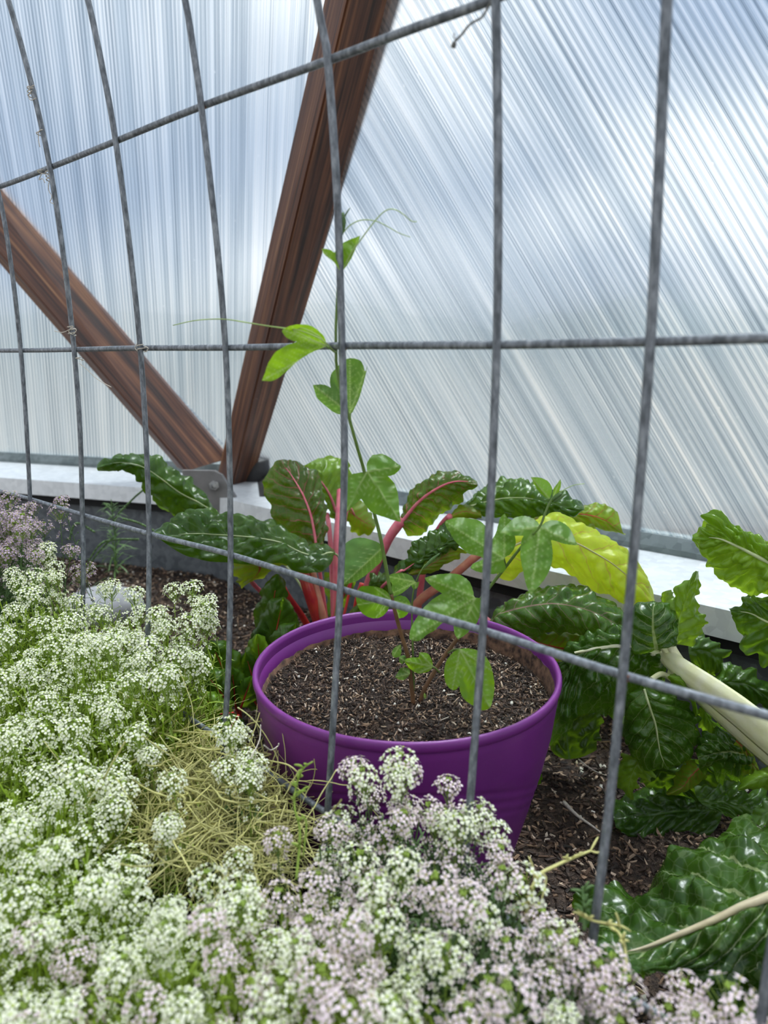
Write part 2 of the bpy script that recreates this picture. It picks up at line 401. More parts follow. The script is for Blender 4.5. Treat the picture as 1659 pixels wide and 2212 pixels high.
hb.add(pr_, [[3*i, 3*i+3, 3*i+4, 3*i+1] for i in range(60)]+[[3*i+1, 3*i+4, 3*i+5, 3*i+2] for i in range(60)])
struct('hills_outside', hb, M['hill'], True)

def strut(name, lo, up, near, label):
    # lo, up: (left, ridge, right) pixels of the two ends with their depths; prism with a real depth behind
    A = [W(*p) for p in lo]; B = [W(*p) for p in up]
    ax = ((B[1]-A[1])).normalized(); back = Vector(near).normalized(); back = (back-ax*back.dot(ax)).normalized()
    x = back.cross(ax).normalized(); R = Matrix((x, back, ax)).transposed(); Ri = R.transposed(); o0 = A[1].copy()
    def ring(P): 
        P = [Ri @ (p-o0) for p in P]; yb = max(p.y for p in P)+.045
        return [P[0], P[1], P[2], Vector((P[2].x-.004, yb, P[2].z)), Vector((P[0].x+.004, yb, P[0].z))]
    a, b = ring(A), ring(B); bm = bmesh.new()
    va = [bm.verts.new(v) for v in a]; vb = [bm.verts.new(v) for v in b]
    for i in range(5): bm.faces.new((va[i], va[(i+1) % 5], vb[(i+1) % 5], vb[i]))
    bm.faces.new(va[::-1]); bm.faces.new(vb); bm.normal_update()
    bmesh.ops.recalc_face_normals(bm, faces=bm.faces)
    bmesh.ops.bevel(bm, geom=[e for e in bm.edges if abs((e.verts[0].co-e.verts[1].co).normalized().z) > .9], offset=.004, segments=2, affect='EDGES')
    me = bpy.data.meshes.new(name); bm.to_mesh(me); bm.free(); me.materials.append(M['wood'])
    o = bpy.data.objects.new(name, me); COL.objects.link(o); o.location = o0; o.rotation_euler = R.to_euler()
    return tag(o, label, 'wooden beam')
yu = W(800, -150, 1).normalized(); U1p = Wp(790, -150, nR, nR.dot(V0)); U2p = Wp(-130, 290, nL, nL.dot(V0))
strut('wooden_strut', [(466, 1045, 2.08), (500, 1055, 2.0), (541, 1052, 2.08)], [(735, -150, U1p.y-.02), (786, -150, U1p.y-.10), (914, -150, U1p.y-.03)], (-.2, 1, .2),
      'thick brown stained wooden strut rising steeply between the clear wall panels to the top edge')
strut('wooden_strut', [(383, 1010, 2.07), (402, 1018, 1.99), (492, 990, 2.06)], [(-150, 398, U2p.y-.02), (-150, 372, U2p.y-.09), (-150, 232, U2p.y-.02)], (-.2, 1, .2),
      'brown wooden strut slanting down from the left edge to the metal hub plate')
# hub of the dome
hp = thing('hub_plate', 'bent grey steel hub plate with a bolt where the two wooden struts meet the sill', 'metal bracket', V0)
pl = MB(); P = [(392, 1016), (462, 1017), (478, 1026), (523, 1097), (519, 1112), (430, 1118), (405, 1060)]
fr = [W(x, y, 1.83) for x, y in P]; bk = [p+Vector((.002, .012, 0)) for p in fr]; n = len(P)
pl.add(fr+bk, [list(range(n)), list(range(n, 2*n))[::-1]]+[[i, i+n, (i+1) % n+n, (i+1) % n] for i in range(n)])
pl.build('plate', M['plate'], hp, False)
pl = MB(); P = [(519, 1098), (572, 1066), (577, 1072), (524, 1110)]
fr = [W(x, y, 1.835) for x, y in P]; bk = [p+Vector((.0, .22, 0.03)) for p in fr]; n = 4
pl.add(fr+bk, [list(range(n)), list(range(n, 2*n))[::-1]]+[[i, i+n, (i+1) % n+n, (i+1) % n] for i in range(n)])
pl.build('plate', M['hubpipe'], hp, False)
bt = MB(); c = W(462, 1049, 1.82); d = Vector((.35, -1, .25)).normalized()
bt.tube([c+d*-.01, c+d*.006], .013, 6); bt.tube([c+d*.006, c+d*.03], .007, 8); bt.build('bolt', M['bolt'], hp, False)
bt = MB(); c = W(548, 1045, 2.04); bt.tube([c+Vector((0, .05, -.055)), c+Vector((0, .03, .07))], .045, 16); bt.build('pipe', M['hubpipe'], hp)

# ------------------------------------------------------------------ cattle panel
TH = .722; ND = Vector((sin(TH), cos(TH), 0)); ZR = {'A': .836, 'B': .626, 'C': .415, 'D': .213}
NR_ = [(1.1, .40), (.836, .424), (.626, .435), (.415, .428), (.213, .402), (0, .372), (-.1, .36)]
def n_at(z):
    for (z0, a), (z1, b) in zip(NR_, NR_[1:]):
        if z >= z1: 
            t = (z0-z)/(z0-z1); return a+(b-a)*t if t > 0 else a
    return .36
def wpt(px, py, off=0):
    z = .5
    for _ in range(30):
        p = Wp(px, py, ND, n_at(z)+off); z = .5*z+.5*p.z
    return p
panel = thing('wire_trellis', 'curved grey galvanised wire grid panel standing in front of the purple pot', 'trellis', (.1, .42, 0))
VW = [[(-95, 60), (-45, 270), (0, 430), (27, 595), (45, 757), (57, 920), (65, 1078), (69, 1150), (70, 1240)],
      [(-30, -140), (18, 0), (70, 190), (108, 362), (138, 560), (160, 755), (173, 930), (178, 1112), (180, 1220), (178, 1330)],
      [(150, -140), (190, 0), (222, 150), (250, 305), (281, 540), (303, 752), (316, 960), (322, 1153), (321, 1290), (318, 1400)],
      [(365, -140), (400, 0), (418, 110), (435, 230), (468, 520), (487, 751), (495, 960), (498, 1198), (495, 1400), (486, 1575), (478, 1690)],
      [(660, -140), (685, 0), (697, 70), (708, 131), (728, 420), (739, 747), (744, 1000), (735, 1272), (722, 1520), (708, 1745), (694, 1900)],
      [(1066, -140), (1071, 0), (1075, 250), (1076, 500), (1073, 745), (1061, 1060), (1043, 1362), (1024, 1620), (1012, 1770), (995, 1950)],
      [(1452, -140), (1441, 0), (1427, 300), (1405, 738), (1377, 1100), (1345, 1458), (1315, 1750), (1283, 2010), (1262, 2170)],
      [(1890, -140), (1870, 0), (1820, 722), (1740, 1560), (1656, 2120), (1630, 2300)]]
HW = [[(-120, 440), (0, 403), (108, 362), (250, 305), (435, 230), (708, 131), (880, 66), (1066, -2), (1250, -85), (1441, -190)],
      [(-150, 758), (45, 757), (160, 755), (303, 752), (487, 751), (739, 747), (1073, 745), (1405, 738), (1659, 730), (1800, 726)],
      [(-150, 1020), (0, 1061), (65, 1078), (178, 1112), (322, 1153), (498, 1198), (735, 1272), (1043, 1362), (1345, 1458), (1659, 1546), (1760, 1575)],
      [(330, 1500), (440, 1572), (560, 1655), (708, 1757), (1012, 1935), (1283, 2110), (1420, 2192), (1650, 2330)]]
for P in VW:
    mb = MB(); pts = [wpt(*p) for p in P]
    while pts[-1].z > .06: pts.append(pts[-1]+(pts[-1]-pts[-2]).normalized()*.05)
    q = spline(pts, 60); mb.tube(q, .0031, 10); mb.build('vertical_wire', M['wire'], panel)
for P in HW:
    mb = MB(); mb.tube(spline([wpt(*p, off=.0052) for p in P], 70), .0031, 10); mb.build('horizontal_wire', M['wire'], panel)
for px, py in ((1353, 1462), (441, 228), (112, 360), (254, 303), (1411, 739), (744, 748), (1050, 1366), (741, 1277), (503, 1201)):
    c = wpt(px, py, .004); wl = MB()
    for k in range(5): wl.box(c+Vector((random.uniform(-1, 1), random.uniform(-1, 1), random.uniform(-1, 1)))*.0016, .003, .003, .003, Matrix.Rotation(random.random()*3, 3, 'X'))
    wl.build('rust_spot', M['rust'], panel, False)
def twine(ptslist, lab, mat='twine', r=.0006):
    mb = MB()
    for P in ptslist:
        mb.tube(spline([wpt(x, y, o) for x, y, o in P], max(10, len(P)*7)), r, 5)
    tag(mb.build('twine', M[mat]), lab, 'string', 'scraps of twine on the wire trellis')
def loop(cx, cy, r, n=2, tail=None, tilt=.2):
    # string wound round a wire of the panel
    c = wpt(cx, cy); out = []
    L = []
    for i in range(n*10+1):
        a = 2*pi*i/10; L.append(c+ND*(.0046*sin(a))+Vector((cos(TH), -sin(TH), 0))*(.0046*cos(a))+Vector((0, 0, 1))*((i/10-n/2)*r))
    return L
def wound(cx, cy, tails, lab, n=3, r=.004):
    mb = MB(); mb.tube(loop(cx, cy, r, n), .0006, 5)
    for T in tails: mb.tube(spline([wpt(x, y, -.004) for x, y in T], 24), .0005, 5)
    tag(mb.build('twine', M['twine']), lab, 'string')
wound(69, 200, [[(69, 195), (62, 205), (66, 216), (78, 212)], [(72, 190), (62, 190), (74, 184)]], 'short pale string tied round the leftmost tall wire, topmost of its ties', 3)
wound(88, 290, [[(92, 280), (84, 284), (83, 300), (86, 318)]], 'thin pale thread hanging from the leftmost tall wire above its upper crossing', 1)
wound(108, 382, [[(106, 392), (105, 410), (112, 425), (108, 436), (116, 440)]], 'pale string knotted round the tall wire just below its upper crossing', 3)
wound(90, 372, [[(90, 376), (84, 388), (92, 386), (97, 395)]], 'small loop of string round the upper sloping wire at the far left', 1)
wound(155, 715, [[(150, 712), (135, 718), (118, 715)], [(152, 708), (165, 712), (158, 722), (148, 716), (158, 706)]], 'knotted cream string with a loose end, tied in front of the slanting strut', 3)
wound(172, 775, [[(172, 785), (190, 800), (205, 815), (225, 828), (240, 836)]], 'long pale thread drifting right below the knotted cream string', 1)
wound(306, 752, [[(296, 742), (292, 752), (297, 758)], [(312, 748), (320, 752), (316, 760)]], 'frayed pale string at the middle left crossing of the grid', 2)
mb = MB(); mb.tube(spline([wpt(x, y, -.002) for x, y in ((1062, 2), (1052, 20), (1040, 38), (1022, 48), (1010, 58), (998, 74), (984, 88), (978, 100))], 40), .0008, 6)
mb.tube([wpt(982, 92), wpt(978, 104)], .0016, 6); mb.tube([wpt(988, 88), wpt(980, 80), wpt(981, 72)], .0004, 4)
tag(mb.build('twine', M['twine_dark']), 'dark curled twine dangling from the grid at the top edge', 'string')

# ------------------------------------------------------------------ pot and soil
PC = Vector((.026, .772, 0))
def lathe(prof, seg, f=None):
    mb = MB(); n = len(prof)
    for j in range(seg):
        a = 2*pi*j/seg
        for r, z in prof:
            rr = r+(f(a, r, z) if f else 0); mb.v.append((PC.x+rr*cos(a), PC.y+rr*sin(a), z))
    for j in range(seg):
        for i in range(n-1): mb.f.append([j*n+i, ((j+1) % seg)*n+i, ((j+1) % seg)*n+i+1, j*n+i+1]); mb.m.append(0)
    return mb
pot = thing('plant_pot', 'large round purple plastic pot filled with dark potting soil', 'plant pot', PC)
KEY = [(0, .122), (.03, .130), (.08, .1425), (.15, .160), (.2, .1695), (.245, .1745), (.255, .1748)]
def rad(z):
    for (a, ra), (b, rb) in zip(KEY, KEY[1:]):
        if z <= b: return ra+(rb-ra)*(z-a)/(b-a)
    return KEY[-1][1]
def groove(a, r, z):
    g = 0
    for k in range(3):
        zg = .105+.013*k+.075*max(0, cos((a+pi/2)))**1.5
        g -= .0012*math.exp(-((z-zg)/.0022)**2)
    return g
outer = [(.02, .002), (.118, 0)]+[(rad(z), z) for z in [i*.255/150 for i in range(151)]]
inner = [(rad(z)-.004, z) for z in [.255-i*.255/12 for i in range(12)]]+[(.03, .006)]
lathe(outer+inner, 160, groove).build('body', M['pot'], pot)
rim = [(.1730, .252), (.1762, .254), (.1776, .259), (.1772, .2640), (.1745, .2660), (.1715, .2640), (.1706, .259), (.1705, .250)]
lathe(rim, 160).build('rim', M['pot'], pot)
st = lathe([(rad(.22)-.0045, .222), (rad(.24)-.0046, .240), (rad(.24)-.0065, .232)], 120, lambda a, r, z: -.0005+.0006*noise.noise(Vector((a*6, 0, z*60))))
# soil crust clinging to the wall, uneven upper edge
sb = MB()
for j in range(241):
    a = 2*pi*j/240; h = .0005+.016*max(0, cos(a-.15))**2+.003*max(0, sin(a))+.003*noise.noise(Vector((a*9, 0, 0)))+.002*noise.noise(Vector((a*40, 0, 0)))
    for z, dr in ((.222, .0052), (.234+h*.5, .0052), (.234+h, .0044)): r = rad(z)-dr; sb.v.append((PC.x+r*cos(a), PC.y+r*sin(a), z))
for j in range(240):
    for i in range(2): sb.f.append([3*j+i, 3*j+3+i, 3*j+4+i, 3*j+1+i]); sb.m.append(0)
sb.build('soil_stain', M['stain'], pot)
def potz(x, y): return .227+.004*noise.noise(Vector((x*14, y*14, 5)))+.003*noise.noise(Vector((x*50, y*50, 5)))+.0015*noise.noise(Vector((x*140, y*140, 5)))
sm = MB(); NRr = 60; NS = 150
sm.v.append((PC.x, PC.y, potz(PC.x, PC.y)))
for i in range(1, NRr+1):
    for j in range(NS):
        r = .168*i/NRr; a = 2*pi*j/NS; x = PC.x+r*cos(a); y = PC.y+r*sin(a); sm.v.append((x, y, potz(x, y)))
for j in range(NS): sm.f.append([0, 1+j, 1+(j+1) % NS]); sm.m.append(0)
for i in range(NRr-1):
    for j in range(NS): a = 1+i*NS; sm.f.append([a+j, a+NS+j, a+NS+(j+1) % NS, a+(j+1) % NS]); sm.m.append(0)
def chip(mb, c, L, w, h, flat=.35, mi=0):
    R = (Matrix.Rotation(random.random()*2*pi, 3, 'Z') @ Matrix.Rotation(random.gauss(0, flat), 3, 'Y') @ Matrix.Rotation(random.gauss(0, flat), 3, 'X'))
    t = random.uniform(.3, .9); vs_ = []
    for k in (-1, 1):
        for j in (-1, 1):
            for i in (-1, 1): vs_.append(Vector(c)+R @ Vector((i*L/2*(t if j > 0 else 1), j*w/2*(1 if i < 0 else random.uniform(.4, 1)), k*h/2)))
    mb.add(vs_, [[0, 2, 3, 1], [4, 5, 7, 6], [0, 1, 5, 4], [2, 6, 7, 3], [0, 4, 6, 2], [1, 3, 7, 5]], mi)
for k in range(9000):
    r = .1655*sqrt(random.random()); a = random.random()*2*pi; x = PC.x+r*cos(a); y = PC.y+r*sin(a)
    L = random.uniform(.002, .006) if random.random() < .8 else random.uniform(.006, .013)
    chip(sm, (x, y, potz(x, y)+random.uniform(0, .004)), L*1.25, random.uniform(.0009, .0024), random.uniform(.0005, .0014), .6, 1)
for k in range(60):
    r = .16*sqrt(random.random()); a = random.random()*2*pi; x = PC.x+r*cos(a); y = PC.y+r*sin(a); chip(sm, (x, y, potz(x, y)+.002), .003, .003, .002, 1, 2)
tag(sm.build('potting_soil', [M['soil'], M['chip'], M['perlite']], None, True), 'dark fibrous potting soil with bark flecks inside the purple pot', 'soil', kind='stuff')
def gz(x, y):
    return .012*noise.noise(Vector((x*5, y*5, 0)))+.006*noise.noise(Vector((x*22, y*22, 1)))+.004*noise.noise(Vector((x*60, y*60, 2)))-.004
cm = MB(); k = 0
while k < 24000:
    x = random.uniform(-1.2, .75); y = random.uniform(.35, 2.1)
    u, v = PX((x, y, 0))
    if u < 100 or u > 1750 or v > 2250: continue
    if (Vector((x, y, 0))-PC).length < .13: continue
    if (Vector((x, y, 0))-CO).dot(hL) > .03 or (Vector((x, y, 0))-CO).dot(hR) > .03: continue
    if y > .9 and random.random() < .25: pass
    k += 1; s = 1.25 if y < 1 else 1.5
    L = (random.uniform(.003, .010) if random.random() < .85 else random.uniform(.010, .022))*s
    chip(cm, (x, y, gz(x, y)+random.uniform(0, .004)), L, random.uniform(.0015, .004)*s, random.uniform(.0006, .002)*s, .4, 0)
for k in range(500):
    x = random.uniform(-1, .7); y = random.uniform(.4, 2.0); 
    if (Vector((x, y, 0))-CO).dot(hL) > .03 or (Vector((x, y, 0))-CO).dot(hR) > .03 or (Vector((x, y, 0))-PC).length < .13: continue
    chip(cm, (x, y, gz(x, y)+.004), .005, .005, .004, 1, 1)
tag(cm.build('bark_mulch', [M['chip'], M['perlite']], None, False), 'brown bark chips and white perlite covering the garden bed', 'mulch', kind='stuff')
def stick(P, r, lab, mat='twine'):
    mb = MB(); mb.tube(spline(P, 24), [r*(1-.6*i/23) for i in range(24)], 6); tag(mb.build('dry_twig', M[mat]), lab, 'twig')
stick([Wz(1218, 1733, .012), Wz(1245, 1760, .014), Wz(1280, 1785, .012), Wz(1296, 1797, .01)], .003, 'pale dry twig lying on the mulch right of the pot')
stick([Wz(1250, 1640, .03), Wz(1268, 1655, .03), Wz(1290, 1668, .02), Wz(1312, 1676, .012)], .0012, 'thin white rootlet on the mulch below the chard leaves')
ss = MB(); c = W(225, 1293, 1.62); c.z = .02; rows = 14
for i in range(rows+1):
    t = pi*i/rows
    for j in range(24):
        a = 2*pi*j/24; q = 1+.06*noise.noise(Vector((cos(a)*2, sin(a)*2, t))); ss.v.append((c.x+.095*sin(t)*cos(a)*q, c.y+.07*sin(t)*sin(a)*q, c.z+.05*cos(t)))
for i in range(rows):
    for j in range(24): ss.f.append([i*24+j, (i+1)*24+j, (i+1)*24+(j+1) % 24, i*24+(j+1) % 24]); ss.m.append(0)
tag(ss.build('stone', M['stone']), 'smooth rounded grey stone lying at the foot of the steel wall on the left', 'stone')
# ------------------------------------------------------------------ passion vine
def seg_d(p, a, b):
    ab = b-a; t = max(0, min(1, (p-a).dot(ab)/max(1e-9, ab.dot(ab)))); return (p-a-ab*t).length, t
def c6(x, y): return (700+x/2.765, 950+y/2.765)
def c4(x, y): return (500+x/3.318, 440+y/3.318)
def vine_leaf(parent, conv, out, base, lobes, Y, gx=0, gy=0, cup=.012, mat='vine', pet=None, wav=.0015):
    """traced outline laid on its own tilted, cupped surface at distance Y; gx, gy: change of depth in metres per 100 px"""
    O = [Vector(conv(*p)) for p in out]; B = Vector(conv(*base)); T = [Vector(conv(*p)) for p in lobes]
    # smooth, keep corners sharp
    pts = []; n = len(O)
    for i in range(n):
        a, b, c, d = O[i-1], O[i], O[(i+1) % n], O[(i+2) % n]
        def sharp(p, q, r): return (q-p).length > 0 and (r-q).length > 0 and (q-p).normalized().dot((r-q).normalized()) < .25
        s1 = sharp(a, b, c); s2 = sharp(b, c, d)
        for k in range(6): pts.append(cr4(b if s1 else a, b, c, c if s2 else d, k/6))
    pts = [p+Vector((noise.noise(Vector((p.x*.35, p.y*.35, 1))), noise.noise(Vector((p.x*.35, p.y*.35, 7)))))*.9 for p in pts]
    poly = [(p.x, p.y) for p in pts]
    x0, x1 = min(p[0] for p in poly), max(p[0] for p in poly); y0, y1 = min(p[1] for p in poly), max(p[1] for p in poly)
    V = [Vector(p) for p in poly]; st = max(2.6, (x1-x0+y1-y0)/75); y = y0; r = 0
    while y < y1:
        x = x0+(st/2 if r % 2 else 0)
        while x < x1:
            if inpoly(x, y, poly) and min((Vector((x, y))-Vector(q)).length for q in poly) > st*.5: V.append(Vector((x, y)))
            x += st
        y += st*.87; r += 1
    m = len(poly); res = delaunay_2d_cdt(V, [], [list(range(m))], 1, 1e-5)
    vs_, fs = res[0], res[2]
    segs = [(B, t, 1.5) for t in T]
    for t in T:
        d = t-B; L = d.length; per = Vector((-d.y, d.x)).normalized(); k = max(3, int(L/14))
        for i in range(1, k+1):
            f = i/(k+1.2); p = B+d*f
            for s in (-1, 1): 
                q = p+(d.normalized()*.62+per*s*.8)*(L*.36*(1-f*.75)); segs.append((p, q, .75))
    cx, cy = (x0+x1)/2, (y0+y1)/2; size = max(x1-x0, y1-y0)
    mb = MB(); veins = []
    for v in vs_:
        dm = 1e9; al = 0
        for a, b, w in segs:
            d, t = seg_d(v, a, b)
            al = max(al, math.exp(-(d/(w*(1.15-.5*t)))**2)*(1 if w > 1 else .55))
            if w > 1: dm = min(dm, d)
        yy = Y+gx*(v.x-cx)/100+gy*(v.y-cy)/100+cup*((dm/size*3)**1.3)+wav*noise.noise(Vector((v.x*.05, v.y*.05, Y*9)))*2-al*.0006
        mb.v.append(tuple(W(v.x, v.y, yy))); veins.append(al)
    for f in fs: mb.f.append(list(f)); mb.m.append(0)
    me = mb.mesh('leaf', M[mat]); at = me.attributes.new('vein', 'FLOAT', 'POINT'); at.data.foreach_set('value', veins)
    o = link('leaf', me, parent)
    if pet:
        pm = MB(); q = [W(*conv(*p[:2]), p[2]) for p in pet]
        bb = W(B.x, B.y, Y+gx*(B.x-cx)/100+gy*(B.y-cy)/100+.0008); pm.tube(spline(q+[bb], 14), .0011, 6); pm.build('petiole', M['vine_stem'], o)
    return o
vine = thing('passion_vine', 'young climbing vine with three-lobed leaves, rooted in the purple pot', 'climbing plant', W(892, 1508, .74))
def tube_px(name, pts, r0, r1, mat, parent, n=60, seg=8):
    q = spline([W(*p) for p in pts], n); mb = MB(); mb.tube(q, [r0+(r1-r0)*i/(n-1) for i in range(n)], seg); return mb.build(name, M[mat], parent)
def P6(L): return [(*c6(x, y), z) for x, y, z in L]
def P4(L): return [(*c4(x, y), z) for x, y, z in L]
tube_px('stem', P6([(533, 1575, .745), (520, 1450, .742), (500, 1290, .735), (460, 1160, .73), (420, 1010, .72), (400, 920, .715)]), .0026, .0021, 'vine_stem_red', vine, 40)
tube_px('stem', P6([(400, 920, .715), (385, 850, .712), (340, 600, .70), (300, 440, .692), (240, 190, .68)])+P4([(900, 1740, .665), (850, 1560, .655), (818, 1450, .647), (775, 1300, .640), (752, 1150, .632), (750, 1060, .628), (748, 900, .624), (757, 700, .618), (766, 560, .614), (783, 480, .612), (782, 350, .612), (786, 230, .612)]), .0021, .0010, 'vine_stem', vine, 90)
tube_px('stem', P6([(575, 1560, .745), (600, 1490, .745), (650, 1400, .745), (720, 1290, .745), (800, 1180, .74), (870, 1060, .735), (930, 960, .73)]), .0026, .0019, 'vine_stem_red', vine, 40)
tube_px('stem', P6([(930, 960, .73), (985, 885, .725), (1080, 765, .715), (1170, 650, .705), (1235, 580, .698), (1290, 515, .69), (1320, 440, .69), (1348, 375, .69), (1385, 330, .69)]), .0019, .0010, 'vine_stem', vine, 50)
tube_px('stem', P6([(535, 1500, .744), (531, 1290, .74), (525, 1100, .735), (528, 950, .73), (545, 860, .725), (575, 790, .722), (605, 745, .722)]), .0013, .0007, 'vine_stem', vine, 40)
# upper leaves
vine_leaf(vine, c4, [(790, 490), (765, 465), (735, 420), (690, 385), (660, 355), (645, 322), (690, 325), (720, 338), (740, 352), (750, 325), (772, 298), (830, 265), (885, 243), (925, 228), (905, 285), (870, 370), (830, 440)], (790, 490), [(650, 330), (920, 235)], .605, .02, 0, .014, 'vine_light', [(770, 540, .614)])
vine_leaf(vine, c4, [(682, 1022), (672, 970), (650, 935), (590, 885), (545, 868), (510, 865), (455, 868), (410, 880), (366, 905), (370, 930), (395, 960), (440, 982), (470, 988), (440, 1000), (400, 1012), (320, 1060), (290, 1100), (260, 1150), (240, 1210), (217, 1268), (300, 1268), (380, 1215), (430, 1170), (460, 1140), (540, 1085), (600, 1055), (640, 1040)], (680, 1022), [(370, 905), (218, 1268)], .60, .035, .01, -.010, 'vine_light', [(750, 1068, .627), (720, 1045, .622)])
vine_leaf(vine, c4, [(850, 1510), (780, 1510), (740, 1498), (700, 1470), (620, 1400), (598, 1350), (583, 1300), (640, 1295), (680, 1303), (712, 1320), (706, 1260), (718, 1215), (750, 1180), (775, 1150), (800, 1125), (835, 1110), (870, 1108), (930, 1130), (955, 1195), (963, 1200), (975, 1152), (968, 1200), (955, 1250), (920, 1380), (880, 1470)], (850, 1508), [(590, 1300), (850, 1120), (970, 1160)], .655, -.01, .01, .014, 'vine_cool', [(850, 1560, .656)])
vine_leaf(vine, c6, [(258, 188), (257, 140), (285, 95), (310, 88), (350, 85), (400, 110), (408, 118), (460, 158), (450, 180), (425, 203), (395, 215), (380, 216), (398, 235), (420, 260), (435, 300), (445, 350), (450, 420), (458, 492), (420, 482), (370, 465), (290, 435), (255, 400), (222, 352), (175, 395), (128, 442), (110, 390), (108, 350), (122, 270), (150, 225), (170, 205), (220, 195)], (258, 190), [(455, 158), (455, 488), (130, 430)], .672, 0, -.02, .012, 'vine', None)
vine_leaf(vine, c6, [(355, 640), (335, 622), (310, 608), (240, 586), (200, 585), (170, 592), (130, 618), (118, 640), (113, 740), (118, 866), (180, 850), (215, 832), (260, 800), (330, 740), (352, 700)], (355, 640), [(118, 860)], .70, .02, .02, .02, 'vine_cool', [(345, 645, .702)])
vine_leaf(vine, c6, [(400, 957), (385, 920), (365, 900), (335, 885), (300, 876), (250, 873), (220, 878), (195, 905), (190, 935), (195, 970), (205, 1000), (225, 1032), (250, 1052), (280, 1063), (310, 1067), (340, 1058), (365, 1040), (385, 1010)], (400, 957), [(300, 880), (200, 985), (310, 1060)], .70, .03, .02, .006, 'vine', None)
vine_leaf(vine, c6, [(408, 960), (425, 940), (445, 930), (470, 932), (495, 945), (515, 975), (518, 1000), (500, 1040), (475, 1060), (450, 1066), (425, 1058)], (410, 962), [(515, 985), (450, 1060)], .735, -.02, .02, .006, 'vine', None)
vine_leaf(vine, c6, [(548, 850), (530, 820), (500, 802), (460, 795), (430, 796), (400, 803), (385, 815), (388, 840), (405, 860), (400, 890), (378, 925), (400, 936), (420, 936), (455, 922), (480, 905), (510, 880), (520, 868), (530, 888), (545, 892), (562, 875), (570, 845)], (548, 850), [(390, 818), (385, 928), (545, 888)], .722, 0, .03, .008, 'vine_cool', None)
vine_leaf(vine, c6, [(900, 940), (890, 900), (870, 850), (830, 815), (795, 802), (760, 798), (715, 800), (670, 806), (630, 815), (600, 825), (615, 848), (640, 872), (665, 892), (705, 918), (675, 935), (640, 960), (590, 1010), (560, 1050), (525, 1110), (512, 1150), (510, 1192), (560, 1203), (590, 1185), (620, 1160), (665, 1135), (700, 1100), (745, 1070), (770, 1066), (775, 1120), (780, 1160), (800, 1192), (830, 1175), (860, 1150), (900, 1110), (920, 1080), (932, 1040), (938, 1000), (938, 965), (925, 945)], (905, 940), [(605, 826), (515, 1195), (800, 1188)], .70, .02, -.03, .012, 'vine', None)
vine_leaf(vine, c6, [(1075, 710), (1085, 760), (1075, 785), (1050, 795), (1000, 802), (950, 795), (900, 782), (876, 765), (890, 740), (950, 715), (940, 700), (860, 678), (815, 640), (780, 600), (755, 560), (730, 520), (723, 490), (750, 475), (790, 465), (835, 465), (870, 470), (920, 480), (960, 510), (985, 550), (1002, 600), (1020, 570), (1032, 540), (1042, 500), (1050, 470), (1078, 440), (1095, 465), (1118, 482), (1115, 520), (1135, 560), (1145, 610), (1135, 650), (1110, 685)], (1075, 710), [(728, 492), (1078, 450), (885, 768)], .70, .01, -.03, .010, 'vine', [(1085, 755, .715)])
vine_leaf(vine, c6, [(1290, 518), (1275, 490), (1250, 472), (1215, 457), (1180, 455), (1140, 465), (1110, 490), (1075, 525), (1048, 557), (1110, 571), (1160, 573), (1192, 573), (1180, 600), (1175, 640), (1172, 690), (1180, 740), (1190, 790), (1200, 840), (1215, 890), (1235, 932), (1260, 900), (1290, 868), (1325, 820), (1350, 770), (1362, 720), (1366, 680), (1362, 635), (1355, 598), (1385, 605), (1430, 620), (1470, 627), (1514, 630), (1500, 595), (1480, 550), (1460, 520), (1430, 498), (1400, 485), (1370, 480), (1340, 485), (1315, 498)], (1290, 520), [(1052, 556), (1235, 928), (1510, 628)], .675, 0, -.04, .014, 'vine', None)
vine_leaf(vine, c6, [(810, 1250), (780, 1262), (760, 1280), (735, 1315), (722, 1350), (717, 1390), (722, 1435), (735, 1468), (760, 1492), (785, 1493), (808, 1470), (815, 1510), (830, 1540), (855, 1565), (880, 1582), (915, 1602), (950, 1615), (985, 1605), (1000, 1580), (1013, 1530), (1018, 1480), (1015, 1430), (1005, 1380), (990, 1335), (965, 1295), (930, 1265), (880, 1248), (840, 1246)], (812, 1252), [(765, 1488), (990, 1595), (1000, 1380)], .665, -.03, -.02, .008, 'vine_light', [(740, 1275, .745), (775, 1255, .70)])
vine_leaf(vine, c6, [(650, 1356), (635, 1375), (620, 1386), (570, 1396), (540, 1386), (510, 1365), (490, 1338), (483, 1325), (492, 1308), (530, 1300), (565, 1300), (568, 1285), (567, 1270), (600, 1272), (625, 1282), (645, 1320)], (650, 1356), [(487, 1322), (570, 1272), (565, 1392)], .72, .02, -.01, .006, 'vine_light', [(690, 1390, .745), (668, 1368, .735)])
for o_, b_, l_, y_ in (([(512, 1400), (480, 1432), (450, 1432), (424, 1418), (440, 1390), (462, 1362), (505, 1366)], (512, 1400), [(428, 1418), (465, 1365)], .728),
                       ([(458, 1222), (425, 1238), (405, 1268), (412, 1295), (430, 1302), (455, 1290), (462, 1250)], (458, 1225), [(412, 1290)], .73),
                       ([(448, 1300), (465, 1288), (486, 1292), (490, 1318), (466, 1338), (448, 1325)], (448, 1302), [(486, 1325)], .73),
                       ([(600, 1510), (612, 1530), (603, 1552), (594, 1530)], (600, 1510), [(603, 1550)], .735)):
    vine_leaf(vine, c6, o_, b_, l_, y_, 0, .02, .004, 'vine_cool' if y_ != .735 else 'vine_light', None)
vine_leaf(vine, c6, [(1345, 356), (1310, 335), (1285, 310), (1255, 265), (1235, 222), (1280, 225), (1310, 233), (1340, 250), (1360, 282), (1362, 310)], (1346, 355), [(1240, 226)], .685, 0, 0, .01, 'vine_light', None)
